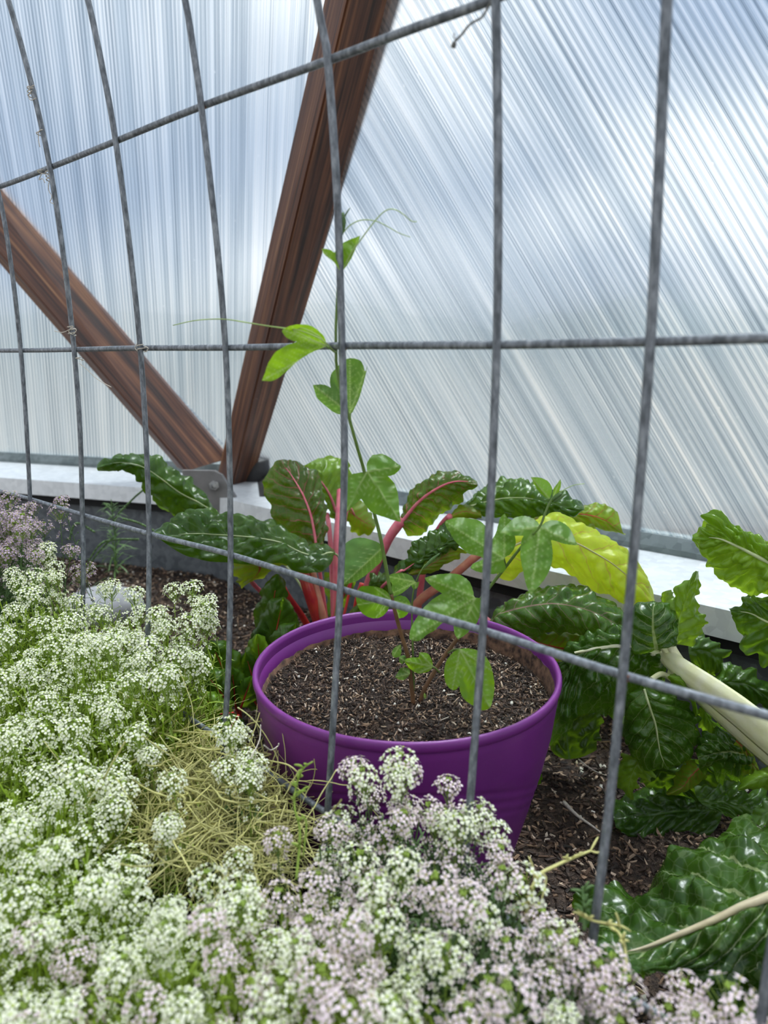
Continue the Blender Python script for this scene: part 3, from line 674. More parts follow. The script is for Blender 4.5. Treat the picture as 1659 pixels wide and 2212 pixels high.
vine_leaf(vine, c6, [(1366, 350), (1366, 320), (1372, 290), (1392, 262), (1413, 233), (1415, 275), (1405, 305), (1388, 332)], (1366, 350), [(1412, 238)], .69, 0, 0, .008, 'vine_light', None)
def buds(pts, parent):
    for P in pts:
        mb = MB(); q = spline([W(*p) for p in P[:-1]], 8); r = P[-1]
        mb.tube(q, [r*sin(pi*(i+.6)/8.2)+.0002 for i in range(8)], 6); mb.build('bud', M['foliage_grey'] if r < .003 else M['bract'], parent)
buds([[*P6([(1370, 372, .69), (1405, 345, .69), (1447, 322, .69)]), .0022], [*P6([(1365, 360, .688), (1390, 335, .688), (1425, 318, .688)]), .0018], [*P6([(1380, 350, .692), (1398, 325, .692), (1420, 305, .692)]), .0012]], vine)
buds([[*P4([(787, 235, .612), (795, 160, .612), (800, 62, .612)]), .0026], [*P4([(785, 225, .611), (780, 150, .611), (772, 55, .611)]), .0018], [*P4([(790, 200, .611), (806, 130, .611), (806, 85, .611)]), .0018], [*P4([(795, 130, .611), (820, 75, .611), (850, 30, .611)]), .0005]], vine)
buds([[*P6([(595, 770, .722), (640, 720, .722), (690, 680, .722)]), .0016]], vine)
for P, r in (([(790, 490, .612), (850, 370, .605), (940, 240, .60), (1040, 110, .60), (1110, 48, .60), (1170, 42, .60), (1230, 75, .60), (1290, 125, .60), (1328, 128, .60)], .0006),
             ([(800, 210, .612), (850, 155, .612), (930, 118, .612), (1030, 124, .61), (1120, 165, .61), (1200, 210, .61), (1283, 240, .61)], .0005),
             ([(745, 1070, .627), (680, 1000, .60), (600, 950, .60), (480, 905, .595), (400, 895, .595), (250, 875, .60), (100, 850, .62), (-60, 828, .65), (-250, 836, .68), (-418, 872, .70)], .0007),
             ([(680, 1010, .60), (640, 960, .598), (570, 915, .597), (500, 890, .596), (465, 905, .596), (470, 925, .595), (450, 918, .595), (452, 900, .595)], .0006),
             ([(680, 1015, .60), (600, 985, .597), (520, 945, .596), (470, 920, .595), (440, 905, .595)], .0006)):
    tube_px('tendril', P4(P), r, r*.6, 'tendril', vine, 60, 5)
tube_px('tendril', P6([(1385, 330, .69), (1430, 300, .69), (1490, 272, .69), (1555, 262, .69)]), .0005, .0003, 'tendril', vine, 24, 5)

# ------------------------------------------------------------------ chard
def fbm(v): return noise.noise(v)+.5*noise.noise(v*2.1)+.25*noise.noise(v*4.3)
def chard_leaf(parent, Lp, Mp, Rp, yl, ym, yr, mat, puff=.006, ruffle=.006, N=9, K=.55, nu=34, nv=70, seed=0, stalk=None, sr=.004, smat=None, rib=None, bulge=0, name='leaf', cs=48):
    """sheet through three traced curves (left edge, midrib, right edge), each at its own distance; y*: depth at the base and at the tip"""
    def w3(P, y):
        n = len(P); out = []
        for i, p in enumerate(P):
            if len(p) == 3: out.append(W(*p))
            else:
                t = i/max(1, n-1); out.append(W(p[0], p[1], (y[0]+(y[1]-y[0])*t) if isinstance(y, tuple) else y))
        return out
    A = spline(w3(Lp, yl), nv); B = spline(w3(Mp, ym), nv); C = spline(w3(Rp, yr), nv); V = []; so = seed*7.31
    for i in range(nv):
        v = i/(nv-1)
        for j in range(nu+1):
            u = -1+2*j/nu; a = abs(u)
            p = A[i]*(u*(u-1)/2)+B[i]*(1-u*u)+C[i]*(u*(u+1)/2); V.append(p)
    def idx(i, j): return i*(nu+1)+j
    Nn = []
    for i in range(nv):
        for j in range(nu+1):
            du = V[idx(i, min(nu, j+1))]-V[idx(i, max(0, j-1))]; dv = V[idx(min(nv-1, i+1), j)]-V[idx(max(0, i-1), j)]
            n = du.cross(dv); Nn.append(n.normalized() if n.length > 1e-12 else Vector((0, -1, 0)))
    camp = Vector((0, 0, CH)); sgn = 1 if sum(Nn[k].dot(camp-V[k]) for k in range(0, len(V), 7)) > 0 else -1
    # edges carry ruffles, the field between veins is puckered
    mb = MB(); uvs = []
    for i in range(nv):
        v = i/(nv-1); wid = (A[i]-C[i]).length; ta = min(1, wid/.05)*min(1, v*9)*min(1, (1-v)*9+.15)
        for j in range(nu+1):
            u = -1+2*j/nu; a = abs(u); k = idx(i, j); p = V[k]
            ph = ((v-a*K/3)*N+(.45 if u > 0 else 0)+.45*fbm(p*14+Vector((so, 0, 0)))*.35) % 1
            q = (1-abs(2*ph-1)**2.4)                 # 0 at side veins
            vd = noise.voronoi((p+Vector((fbm(p*24), fbm(p*24+Vector((5, 0, 0))), fbm(p*24+Vector((0, 5, 0)))))*.009)*cs+Vector((0, so, 0)))[0]; cell = min(1, (vd[1]-vd[0])*1.5); cell = cell*cell*(3-2*cell)*.6+.4*(vd[1]-vd[0])
            h = puff*(q*.55*min(1, (1.05-a)*4)+.7*cell-.5+.35*fbm(p*45)+.45*noise.noise(p*18+Vector((so, 0, 0))))*min(1, a*7)*min(1.1, 1.3-a*.4)-.25*puff*(1-min(1, a*7))
            e = max(0, a-.55)/.45
            h += ruffle*e*e*(noise.noise(Vector((v*6+so, u*1.2, 3)))*1.3+.6*noise.noise(Vector((v*14+so, u*2, 9))))*1.8
            h += bulge*(1-a*a)
            side = (C[i]-A[i]).normalized() if wid > 1e-6 else Vector((1, 0, 0))
            p2 = p+Nn[k]*sgn*h*max(.12, ta)+side*(e*ruffle*.7*noise.noise(Vector((v*9+so, u, 5)))*(1 if u > 0 else -1))*ta
            mb.v.append(tuple(p2)); uvs.append(((u+1)/2, v))
    for i in range(nv-1):
        for j in range(nu): mb.f.append([idx(i, j), idx(i, j+1), idx(i+1, j+1), idx(i+1, j)]); mb.m.append(0)
    me = mb.mesh(name, M[mat]); ul = me.uv_layers.new(name='UVMap')
    co = []
    for lp in me.loops: co += uvs[lp.vertex_index]
    ul.data.foreach_set('uv', co)
    o = link(name, me, parent)
    if smat:
        pts = []
        if stalk: pts = [W(*p) for p in stalk]
        mid = []
        for i in range(2, int(nv*(rib or .9)), 5): mid.append(Vector(mb.v[idx(i, nu//2)])+Nn[idx(i, nu//2)]*sgn*min(.0025, sr*.5))
        ns = len(pts)*12; Q = spline(pts+mid, 80) if pts else spline(mid, 50)
        L = len(Q); tm = MB(); base_i = 0
        if pts:
            b0 = mid[0]; base_i = min(range(L), key=lambda k: (Q[k]-b0).length)
        R = [sr*(1-.15*k/max(1, base_i)) if k <= base_i and pts else max(.0004, (min(sr*.8, .0034) if pts and sr < .0048 or sr > .0049 else sr)*(1-(k-base_i)/(L-base_i))**.6) for k in range(L)]
        tm.tube(Q, R, 9); tm.build('stalk', M[smat], o)
    return o
red = thing('swiss_chard', 'red-stalked chard with dark puckered leaves behind the left of the pot', 'leafy plant', W(715, 1345, 1.28))
B1 = (712, 1400, 1.24)
chard_leaf(red, [(462, 1112), (400, 1117), (352, 1105), (325, 1080), (305, 1045), (280, 1020), (245, 1022), (212, 1018)], [(465, 1108), (430, 1085), (390, 1065), (350, 1035), (310, 1008), (270, 998), (235, 1000), (209, 1010)], [(463, 1098), (448, 1075), (425, 1045), (390, 1018), (350, 990), (310, 982), (265, 978), (212, 1000)],
           (1.38, 1.30), (1.34, 1.26), (1.42, 1.34), 'chard_dark', .014, .004, 5, .8, cs=34, seed=1, smat='stalk_green', sr=.0022, stalk=[B1, (640, 1250, 1.28), (540, 1150, 1.36), (480, 1118, 1.35)])
chard_leaf(red, [(722, 1196), (700, 1232), (655, 1236), (610, 1216), (560, 1220), (500, 1216), (450, 1212), (400, 1200), (365, 1180), (330, 1153)], [(724, 1192), (690, 1198), (650, 1190), (610, 1170), (560, 1160), (510, 1155), (460, 1152), (420, 1150), (375, 1152), (328, 1152)], [(720, 1186), (700, 1175), (675, 1172), (645, 1158), (605, 1130), (555, 1114), (500, 1108), (450, 1098), (400, 1104), (330, 1150)],
           (1.10, 1.06), (1.14, 1.08), (1.22, 1.14), 'chard_dark', .015, .004, 6, .8, cs=34, nu=44, nv=90, seed=2, smat='stalk_green', sr=.002, stalk=[B1, (728, 1300, 1.2), (735, 1215, 1.16)])
chard_leaf(red, [(505, 1212), (508, 1245), (522, 1272)], [(560, 1212), (560, 1235), (540, 1258)], [(640, 1212), (610, 1222), (562, 1250)], 1.15, 1.13, 1.17, 'chard_olive', .004, .004, 3, .5, 20, 20, 3, name='leaf', smat='stalk_pink', sr=.0045, rib=.2, stalk=[(640, 1370, 1.25), (585, 1300, 1.24), (540, 1250, 1.2)])
chard_leaf(red, [(690, 1215), (640, 1200), (605, 1150), (583, 1095), (570, 1060), (578, 1015), (600, 994)], [(688, 1212), (682, 1170), (672, 1115), (655, 1070), (638, 1040), (622, 1015), (606, 993)], [(694, 1205), (705, 1150), (708, 1110), (705, 1070), (685, 1020), (650, 998), (612, 992)],
           (1.26, 1.3), (1.22, 1.3), (1.26, 1.34), 'chard_red', .010, .006, 8, .8, seed=4, smat='stalk_pink', sr=.004, stalk=[B1, (700, 1300, 1.22)])
chard_leaf(red, [(728, 1130), (702, 1085), (680, 1040), (655, 1008)], [(730, 1125), (715, 1075), (690, 1035), (662, 1003)], [(740, 1115), (758, 1060), (752, 1000), (690, 988)], 1.38, 1.36, 1.42, 'chard_mid', .010, .008, 7, .8, 30, 40, 5, smat='stalk_pink', sr=.0055, stalk=[B1, (728, 1280, 1.25), (732, 1190, 1.32)])
# folded leaf edge and smaller back leaves of the same plant
chard_leaf(red, [(742, 1110), (762, 1150), (800, 1155)], [(745, 1095), (775, 1120), (810, 1140)], [(760, 1075), (790, 1085), (812, 1130)], 1.4, 1.38, 1.42, 'chard_olive', .004, .005, 4, .5, 16, 20, 6, smat='stalk_pink', sr=.003, rib=.5, stalk=[B1, (735, 1200, 1.34)])
chard_leaf(red, [(758, 1270), (745, 1310), (700, 1335), (690, 1330)], [(762, 1250), (740, 1290), (715, 1320), (700, 1345)], [(700, 1235), (700, 1275), (706, 1310), (705, 1348)], 1.32, 1.3, 1.33, 'chard_mid', .008, .005, 5, .6, 20, 30, 7, smat='stalk_red', sr=.003, stalk=[B1, (742, 1330, 1.28)])
def stalks(parent, L):
    for pts, r, m_ in L:
        q = spline([W(*p) for p in pts], 30); mb = MB(); mb.tube(q, [r*(1-.25*i/29) for i in range(30)], 12)
        # channelled upper side
        o = mb.build('stalk', M[m_], parent)
stalks(red, [([(712, 1410, 1.22), (690, 1345, 1.18), (665, 1270, 1.17), (648, 1212, 1.2)], .0125, 'stalk_red'), ([(700, 1400, 1.22), (700, 1345, 1.17), (682, 1270, 1.18), (672, 1215, 1.2)], .008, 'stalk_salmon'),
             ([(690, 1400, 1.22), (655, 1335, 1.2), (625, 1292, 1.18), (612, 1270, 1.17)], .0068, 'stalk_red'), ([(665, 1385, 1.2), (636, 1352, 1.2), (606, 1328, 1.19)], .005, 'stalk_pink'),
             ([(726, 1380, 1.24), (727, 1290, 1.25), (728, 1180, 1.28), (733, 1110, 1.32), (735, 1060, 1.36)], .0095, 'stalk_pink'), ([(722, 1370, 1.25), (718, 1250, 1.28), (712, 1150, 1.33), (706, 1110, 1.36)], .006, 'stalk_pink')])
red2 = thing('swiss_chard', 'pink-stalked chard behind the middle of the pot with a curled yellow-edged leaf', 'leafy plant', W(790, 1345, 1.25))
chard_leaf(red2, [(862, 1130), (870, 1100), (885, 1070), (920, 1035), (965, 1015), (1010, 1025), (1030, 1040)], [(866, 1133), (890, 1100), (915, 1075), (945, 1055), (975, 1042), (1005, 1040), (1032, 1047)], [(880, 1158), (912, 1160), (935, 1135), (960, 1115), (990, 1090), (1010, 1062), (1030, 1052)], (1.24, 1.16), (1.18, 1.12), (1.2, 1.14), 'chard_red', .010, .005, 8, .8, seed=8, smat='stalk_pink', sr=.0085, stalk=[(775, 1400, 1.22), (800, 1262, 1.2), (835, 1175, 1.19), (858, 1140, 1.18)])
chard_leaf(red2, [(848, 1240), (870, 1205), (895, 1175), (925, 1148), (960, 1130), (1000, 1135), (1020, 1150)], [(855, 1242), (885, 1222), (915, 1200), (945, 1182), (975, 1165), (1000, 1155), (1022, 1152)], [(862, 1246), (900, 1240), (935, 1222), (965, 1195), (990, 1180), (1008, 1165), (1024, 1155)], (1.16, 1.1), (1.1, 1.06), (1.12, 1.08), 'chard_dark', .016, .009, 11, .7, seed=9, smat='stalk_pink', sr=.003, rib=.3, stalk=[(785, 1390, 1.22), (800, 1300, 1.18)])
chard_leaf(red2, [(880, 1238), (905, 1215), (935, 1190), (965, 1172)], [(885, 1240), (920, 1225), (955, 1205), (985, 1180)], [(890, 1243), (930, 1238), (975, 1215), (1012, 1192)], 1.10, 1.085, 1.09, 'chard_olive', .005, .006, 6, .8, 22, 40, 10)
chard_leaf(red2, [(800, 1252), (803, 1240), (830, 1235), (850, 1250)], [(795, 1268), (815, 1262), (835, 1262), (855, 1262)], [(790, 1290), (815, 1298), (840, 1288), (852, 1272)], 1.16, 1.14, 1.17, 'chard_dark', .008, .006, 5, .6, 20, 24, 11)
chard_leaf(red2, [(745, 1345), (765, 1310), (790, 1285)], [(752, 1350), (775, 1320), (800, 1290)], [(762, 1355), (790, 1335), (812, 1300)], 1.2, 1.18, 1.2, 'chard_mid', .006, .005, 5, .6, 16, 20, 12)
stalks(red2, [([(775, 1400, 1.22), (796, 1262, 1.19), (838, 1165, 1.18), (868, 1120, 1.18)], .0095, 'stalk_pink'), ([(760, 1400, 1.22), (770, 1305, 1.2), (782, 1260, 1.2)], .006, 'stalk_red')])
red3 = thing('swiss_chard', 'chard with one broad yellow leaf arching over the sill right of the vine', 'leafy plant', W(900, 1345, 1.2))
chard_leaf(red3, [(1000, 1092), (1030, 1060), (1075, 1040), (1125, 1032), (1180, 1048), (1225, 1068), (1260, 1092)], [(998, 1098), (1040, 1085), (1090, 1075), (1140, 1075), (1190, 1085), (1230, 1095), (1262, 1098)], [(1000, 1105), (1045, 1118), (1100, 1125), (1150, 1125), (1200, 1122), (1235, 1112), (1262, 1102)], (1.24, 1.14), (1.16, 1.08), (1.17, 1.09), 'chard_dark', .012, .005, 8, .7, 40, 80, 13, smat='stalk_green', sr=.002, rib=.6)
chard_leaf(red3, [(1140, 1115), (1190, 1098), (1250, 1092), (1300, 1085), (1335, 1105)], [(1150, 1125), (1200, 1115), (1250, 1110), (1300, 1120), (1345, 1148)], [(1160, 1140), (1210, 1135), (1255, 1140), (1300, 1150), (1352, 1152)], 1.16, 1.13, 1.14, 'chard_olive', .007, .006, 6, .7, 26, 50, 14, smat='stalk_red', sr=.0016)
chard_leaf(red3, [(975, 1112), (1000, 1088), (1035, 1098)], [(965, 1120), (1000, 1105), (1040, 1112)], [(962, 1135), (1000, 1122), (1040, 1120)], 1.15, 1.13, 1.14, 'chard_olive', .004, .004, 3, .6, 16, 20, 15, smat='stalk_pink', sr=.006, rib=.3, stalk=[(900, 1340, 1.2), (920, 1200, 1.18), (950, 1140, 1.16)])
chard_leaf(red3, [(1062, 1200), (1085, 1160), (1120, 1128), (1170, 1112), (1225, 1118), (1280, 1142), (1325, 1170), (1365, 1205), (1400, 1250), (1414, 1300)], [(1068, 1215), (1100, 1190), (1140, 1170), (1185, 1160), (1235, 1172), (1280, 1195), (1320, 1220), (1360, 1255), (1390, 1285), (1412, 1303)], [(1075, 1245), (1092, 1252), (1135, 1235), (1180, 1225), (1230, 1240), (1272, 1262), (1310, 1285), (1345, 1303), (1380, 1308), (1410, 1306)], (1.10, 1.02), (1.04, .97), (1.06, .99), 'chard_yellow', .008, .005, 7, .7, 44, 90, 16, smat='stalk_green', sr=.0016, bulge=.01)
chard_leaf(red3, [(1055, 1345), (1095, 1305), (1145, 1280), (1200, 1268), (1250, 1270), (1300, 1290), (1335, 1325), (1350, 1370)], [(1054, 1350), (1100, 1330), (1150, 1315), (1200, 1310), (1250, 1318), (1295, 1335), (1330, 1360), (1350, 1388)], [(1056, 1356), (1100, 1372), (1150, 1378), (1200, 1368), (1250, 1372), (1290, 1385), (1325, 1395), (1348, 1395)], (1.05, .96), (.97, .90), (.99, .92), 'chard_pale', .011, .004, 8, .8, 44, 90, 17, bulge=.012)
chard_leaf(red3, [(1122, 1372), (1180, 1362), (1240, 1362), (1300, 1375)], [(1130, 1378), (1185, 1395), (1240, 1402), (1298, 1385)], [(1150, 1385), (1185, 1440), (1225, 1440), (1290, 1398)], 1.0, .98, 1.0, 'chard_olive', .006, .006, 6, .6, 26, 44, 18, smat='stalk_red', sr=.0014)
stalks(red3, [([(860, 1400, 1.18), (898, 1308, 1.14), (965, 1255, 1.1), (1030, 1200, 1.06), (1062, 1180, 1.05)], .0085, 'stalk_salmon'), ([(870, 1400, 1.18), (930, 1330, 1.12), (1000, 1310, 1.07), (1060, 1345, 1.0)], .006, 'stalk_pink')])
# little chard seedlings left of the pot
def seedling(base, label, leaves, seed):
    t = thing('chard_seedling', label, 'leafy plant', W(*base))
    for k, (bx, by, tx, ty, w, Y, m_) in enumerate(leaves):
        d = Vector((tx-bx, ty-by)); n_ = Vector((-d.y, d.x)).normalized()
        def row(s): return [(bx+d.x*f+n_.x*w*s*g, by+d.y*f+n_.y*w*s*g) for f, g in ((.0, .15), (.12, .8), (.35, 1.3), (.65, 1.3), (.88, .85), (1, .12))]
        chard_leaf(t, row(-1), row(0), row(1), (Y, Y-.02), (Y-.015, Y-.05), (Y, Y-.02), m_, .007, .004, 6, .8, 22, 36, seed+k, smat='stalk_red', sr=.0022, stalk=[base, ((base[0]+bx)/2+random.uniform(-6, 6), (base[1]+by)/2, (base[2]+Y)/2)])
seedling((575, 1545, 1.02), 'clump of small puckered chard leaves on thin red stalks close beside the pot', [
    (585, 1420, 612, 1290, 34, 1.10, 'chard_dark'), (590, 1460, 640, 1345, 30, 1.06, 'chard_dark'), (565, 1470, 555, 1370, 22, 1.05, 'chard_mid'), (555, 1500, 530, 1410, 24, 1.04, 'chard_dark'),
    (580, 1510, 600, 1430, 18, 1.02, 'chard_olive'), (560, 1530, 520, 1470, 22, 1.01, 'chard_dark'), (590, 1530, 598, 1480, 14, 1.0, 'chard_dark'), (548, 1440, 590, 1330, 22, 1.12, 'chard_dark'), (575, 1400, 600, 1240, 26, 1.14, 'chard_dark')], 30)
seedling((520, 1560, 1.0), 'low chard clump with drooping dark leaves between the white flowers and the pot', [
    (505, 1500, 455, 1385, 32, 1.02, 'chard_dark'), (495, 1520, 440, 1450, 30, .98, 'chard_dark'), (505, 1540, 450, 1545, 28, .94, 'chard_mid'), (515, 1545, 482, 1598, 24, .92, 'chard_dark'), (510, 1530, 500, 1440, 24, 1.0, 'chard_dark'), (500, 1560, 430, 1500, 24, .95, 'chard_mid'), (520, 1530, 545, 1460, 18, .98, 'chard_dark')], 50)
# white-stalked chard on the right
wh = thing('swiss_chard', 'white-stalked chard with thick pale stalk leaning in from the right edge and broad glossy leaves', 'leafy plant', W(1760, 1760, .62))
BW = (1790, 1790, .60)
def thick(parent, edges, Y0, Y1, mat, name='stalk', th=.009):
    U_ = spline([W(x, y, Y0+(Y1-Y0)*i/(len(edges[0])-1)) for i, (x, y) in enumerate(edges[0])], 40); D_ = spline([W(x, y, Y0+(Y1-Y0)*i/(len(edges[1])-1)) for i, (x, y) in enumerate(edges[1])], 40)
    mb = MB(); seg = 20
    for i in range(40):
        a, b = U_[i], D_[i]; c = (a+b)/2; h = (a-b)/2; tg = (U_[min(39, i+1)]-U_[max(0, i-1)]).normalized(); nn = h.cross(tg).normalized()
        if nn.y > 0: nn = -nn
        for j in range(seg):
            an = 2*pi*j/seg; ridg = 1+.07*sin(an*7+1) if sin(an) > 0 else 1
            mb.v.append(tuple(c+h*cos(an)*ridg+nn*sin(an)*min(th, h.length*.8)*(ridg if sin(an) > 0 else .8)))
    for i in range(39):
        for j in range(seg): mb.f.append([i*seg+j, i*seg+(j+1) % seg, (i+1)*seg+(j+1) % seg, (i+1)*seg+j]); mb.m.append(0)
    return mb.build(name, M[mat], parent)
thick(wh, ([(1900, 1690), (1780, 1620), (1659, 1545), (1600, 1502), (1540, 1462), (1480, 1425), (1440, 1400)], [(1840, 1775), (1740, 1700), (1659, 1628), (1600, 1575), (1540, 1525), (1480, 1475), (1432, 1432)]), .64, .86, 'stalk_white')
thick(wh, ([(1900, 1730), (1760, 1650), (1659, 1580), (1590, 1530), (1520, 1480), (1455, 1428)], [(1850, 1800), (1730, 1712), (1659, 1652), (1590, 1592), (1520, 1528), (1450, 1462)]), .66, .875, 'stalk_white')
thick(wh, ([(1470, 1430), (1430, 1408), (1390, 1392), (1350, 1390), (1300, 1395), (1240, 1408)], [(1460, 1455), (1425, 1428), (1388, 1406), (1350, 1400), (1300, 1403), (1242, 1412)]), .86, .87, 'stalk_white', 'midrib', .004)
thick(wh, ([(1460, 1440), (1432, 1410), (1412, 1380), (1400, 1350)], [(1475, 1425), (1445, 1398), (1424, 1372), (1404, 1348)]), .855, .85, 'stalk_white', 'midrib', .004)
thick(wh, ([(1452, 1425), (1440, 1395), (1440, 1360), (1450, 1335)], [(1475, 1420), (1458, 1392), (1450, 1360), (1454, 1335)]), .85, .85, 'stalk_white', 'midrib', .004)
thick(wh, ([(1460, 1465), (1430, 1450), (1405, 1462)], [(1455, 1478), (1430, 1462), (1410, 1472)]), .85, .83, 'stalk_white', 'midrib', .004)
chard_leaf(wh, [(1395, 1412), (1372, 1385), (1362, 1350), (1372, 1318), (1400, 1300)], [(1418, 1402), (1410, 1375), (1405, 1345), (1408, 1318), (1418, 1300)], [(1452, 1398), (1460, 1370), (1462, 1335), (1450, 1308), (1430, 1299)], .87, .84, .86, 'chard_white', .012, .006, 5, 1, 34, 50, 60, bulge=.02)
chard_leaf(wh, [(1446, 1395), (1440, 1340), (1448, 1290), (1470, 1262), (1503, 1232)], [(1462, 1392), (1468, 1345), (1478, 1310), (1490, 1275), (1506, 1234)], [(1498, 1398), (1528, 1350), (1500, 1310), (1512, 1275), (1510, 1233)], .86, .85, .87, 'chard_mid', .008, .008, 6, .8, 30, 60, 61)
chard_leaf(wh, [(1440, 1320), (1428, 1300), (1430, 1280)], [(1446, 1315), (1440, 1295), (1440, 1276)], [(1456, 1310), (1458, 1290), (1450, 1274)], .88, .88, .89, 'chard_mid', .004, .004, 3, .5, 14, 16, 62)
chard_leaf(wh, [(1440, 1408), (1390, 1378), (1330, 1378), (1280, 1388), (1232, 1405), (1205, 1440), (1190, 1480)], [(1442, 1412), (1390, 1396), (1340, 1395), (1295, 1398), (1255, 1410), (1232, 1428), (1215, 1470)], [(1430, 1520), (1395, 1560), (1350, 1575), (1300, 1545), (1255, 1560), (1215, 1600), (1178, 1612)], (.90, .92), (.86, .87), (.88, .84), 'chard_white', .014, .010, 7, 1.2, 50, 90, 63)
chard_leaf(wh, [(1385, 1480), (1352, 1515), (1344, 1560), (1348, 1610), (1385, 1650), (1440, 1660)], [(1392, 1482), (1400, 1520), (1412, 1560), (1418, 1600), (1425, 1630), (1443, 1662)], [(1398, 1478), (1455, 1500), (1498, 1535), (1512, 1580), (1495, 1630), (1446, 1660)], (.84, .82), (.81, .80), (.83, .82), 'chard_white', .010, .008, 6, 1, 50, 80, 64, bulge=.01, smat='stalk_green', sr=.0016)
chard_leaf(wh, [(1440, 1462), (1460, 1490), (1490, 1515), (1500, 1550)], [(1445, 1460), (1475, 1478), (1500, 1510), (1506, 1545)], [(1448, 1456), (1478, 1462), (1482, 1490), (1512, 1540)], .83, .81, .83, 'chard_mid', .008, .008, 5, .7, 22, 36, 65)
chard_leaf(wh, [(1505, 1500), (1530, 1545), (1565, 1570), (1600, 1590)], [(1515, 1520), (1535, 1560), (1560, 1585), (1590, 1600)], [(1500, 1540), (1525, 1590), (1560, 1600), (1600, 1605)], .84, .83, .84, 'chard_mid', .008, .01, 6, .7, 22, 36, 66)
chard_leaf(wh, [(1600, 1590), (1560, 1575), (1520, 1585), (1500, 1620)], [(1625, 1630), (1580, 1625), (1540, 1630), (1508, 1640)], [(1640, 1680), (1600, 1690), (1550, 1678), (1510, 1665)], .82, .79, .81, 'chard_white', .012, .010, 6, .8, 34, 50, 67)
chard_leaf(wh, [(1575, 1575), (1600, 1585), (1615, 1610), (1635, 1650)], [(1590, 1600), (1610, 1620), (1622, 1645), (1640, 1668)], [(1560, 1620), (1585, 1650), (1605, 1670), (1635, 1680)], .80, .79, .80, 'chard_olive', .006, .008, 5, .7, 20, 30, 68)
chard_leaf(wh, [(1345, 1625), (1330, 1665), (1335, 1700), (1365, 1728)], [(1385, 1640), (1370, 1665), (1360, 1695), (1362, 1726)], [(1420, 1650), (1400, 1680), (1375, 1690), (1368, 1728)], .83, .82, .83, 'chard_mid', .007, .010, 5, .7, 22, 36, 69)
chard_leaf(wh, [(1500, 1640), (1465, 1660), (1455, 1690), (1438, 1712)], [(1510, 1660), (1490, 1680), (1475, 1700), (1440, 1716)], [(1530, 1680), (1500, 1700), (1480, 1712), (1442, 1718)], .81, .79, .80, 'chard_olive', .005, .006, 5, .7, 20, 30, 70)
chard_leaf(wh, [(1400, 1650), (1380, 1690), (1430, 1715), (1480, 1720)], [(1500, 1640), (1470, 1670), (1470, 1700), (1485, 1722)], [(1640, 1680), (1600, 1720), (1540, 1745), (1490, 1724)], .86, .85, .85, 'chard_dark', .012, .010, 6, .8, 34, 50, 71)
chard_leaf(wh, [(1530, 1700), (1440, 1690), (1370, 1700), (1320, 1730)], [(1560, 1750), (1480, 1750), (1400, 1760), (1325, 1765)], [(1530, 1810), (1470, 1822), (1400, 1822), (1330, 1790)], .88, .84, .82, 'chard_dark', .012, .008, 6, .8, 34, 50, 72)
chard_leaf(wh, [(1500, 1700), (1560, 1690), (1620, 1700), (1680, 1720)], [(1510, 1730), (1570, 1730), (1620, 1745), (1680, 1760)], [(1540, 1748), (1580, 1765), (1620, 1775), (1680, 1800)], .82, .79, .78, 'chard_dark', .012, .010, 6, .8, 30, 50, 73)
chard_leaf(wh, [(1700, 1650), (1650, 1658), (1615, 1675), (1596, 1700)], [(1700, 1680), (1655, 1682), (1620, 1692), (1594, 1705)], [(1700, 1720), (1660, 1712), (1625, 1706), (1596, 1707)], .74, .72, .73, 'chard_mid', .006, .006, 5, .7, 24, 30, 74)
# dark leaves behind and right
chard_leaf(wh, [(1490, 1382), (1510, 1372), (1545, 1385), (1568, 1410), (1560, 1450)], [(1488, 1410), (1515, 1405), (1540, 1415), (1552, 1435), (1548, 1455)], [(1500, 1445), (1515, 1450), (1535, 1455), (1545, 1460), (1546, 1462)], .95, .93, .94, 'chard_dark', .008, .008, 5, .7, 24, 36, 75)
chard_leaf(wh, [(1545, 1460), (1570, 1438), (1610, 1440), (1650, 1465), (1680, 1500)], [(1550, 1475), (1580, 1475), (1615, 1480), (1650, 1500), (1680, 1520)], [(1560, 1490), (1585, 1510), (1620, 1520), (1650, 1530), (1680, 1545)], .93, .90, .92, 'chard_dark', .010, .008, 5, .7, 30, 40, 76)
chard_leaf(wh, [(1190, 1620), (1180, 1560), (1195, 1500), (1230, 1470)], [(1230, 1640), (1225, 1580), (1235, 1520), (1250, 1475)], [(1290, 1620), (1300, 1560), (1290, 1510), (1265, 1475)], .98, .96, .97, 'chard_dark', .010, .008, 6, .8, 30, 40, 77)
chard_leaf(wh, [(1130, 1640), (1126, 1665), (1128, 1695)], [(1150, 1640), (1150, 1670), (1148, 1700)], [(1168, 1642), (1172, 1670), (1168, 1692)], .9, .89, .9, 'chard_dark', .005, .006, 4, .7, 16, 20, 78)
wr = thing('swiss_chard', 'pale green heavily puckered chard leaves hanging over the bright sill at the right edge', 'leafy plant', W(1790, 1700, .72))
chard_leaf(wr, [(1800, 1180), (1720, 1160), (1660, 1165), (1620, 1130), (1580, 1115), (1540, 1112), (1522, 1128), (1497, 1155)], [(1800, 1260), (1730, 1235), (1680, 1225), (1630, 1200), (1590, 1180), (1555, 1165), (1525, 1160), (1496, 1160)], [(1800, 1330), (1740, 1310), (1690, 1290), (1640, 1290), (1590, 1280), (1560, 1262), (1530, 1215), (1496, 1168)], (.84, .92), (.80, .89), (.82, .90), 'chard_mid', .019, .010, 9, .8, 50, 100, 80, smat='stalk_green', sr=.004)
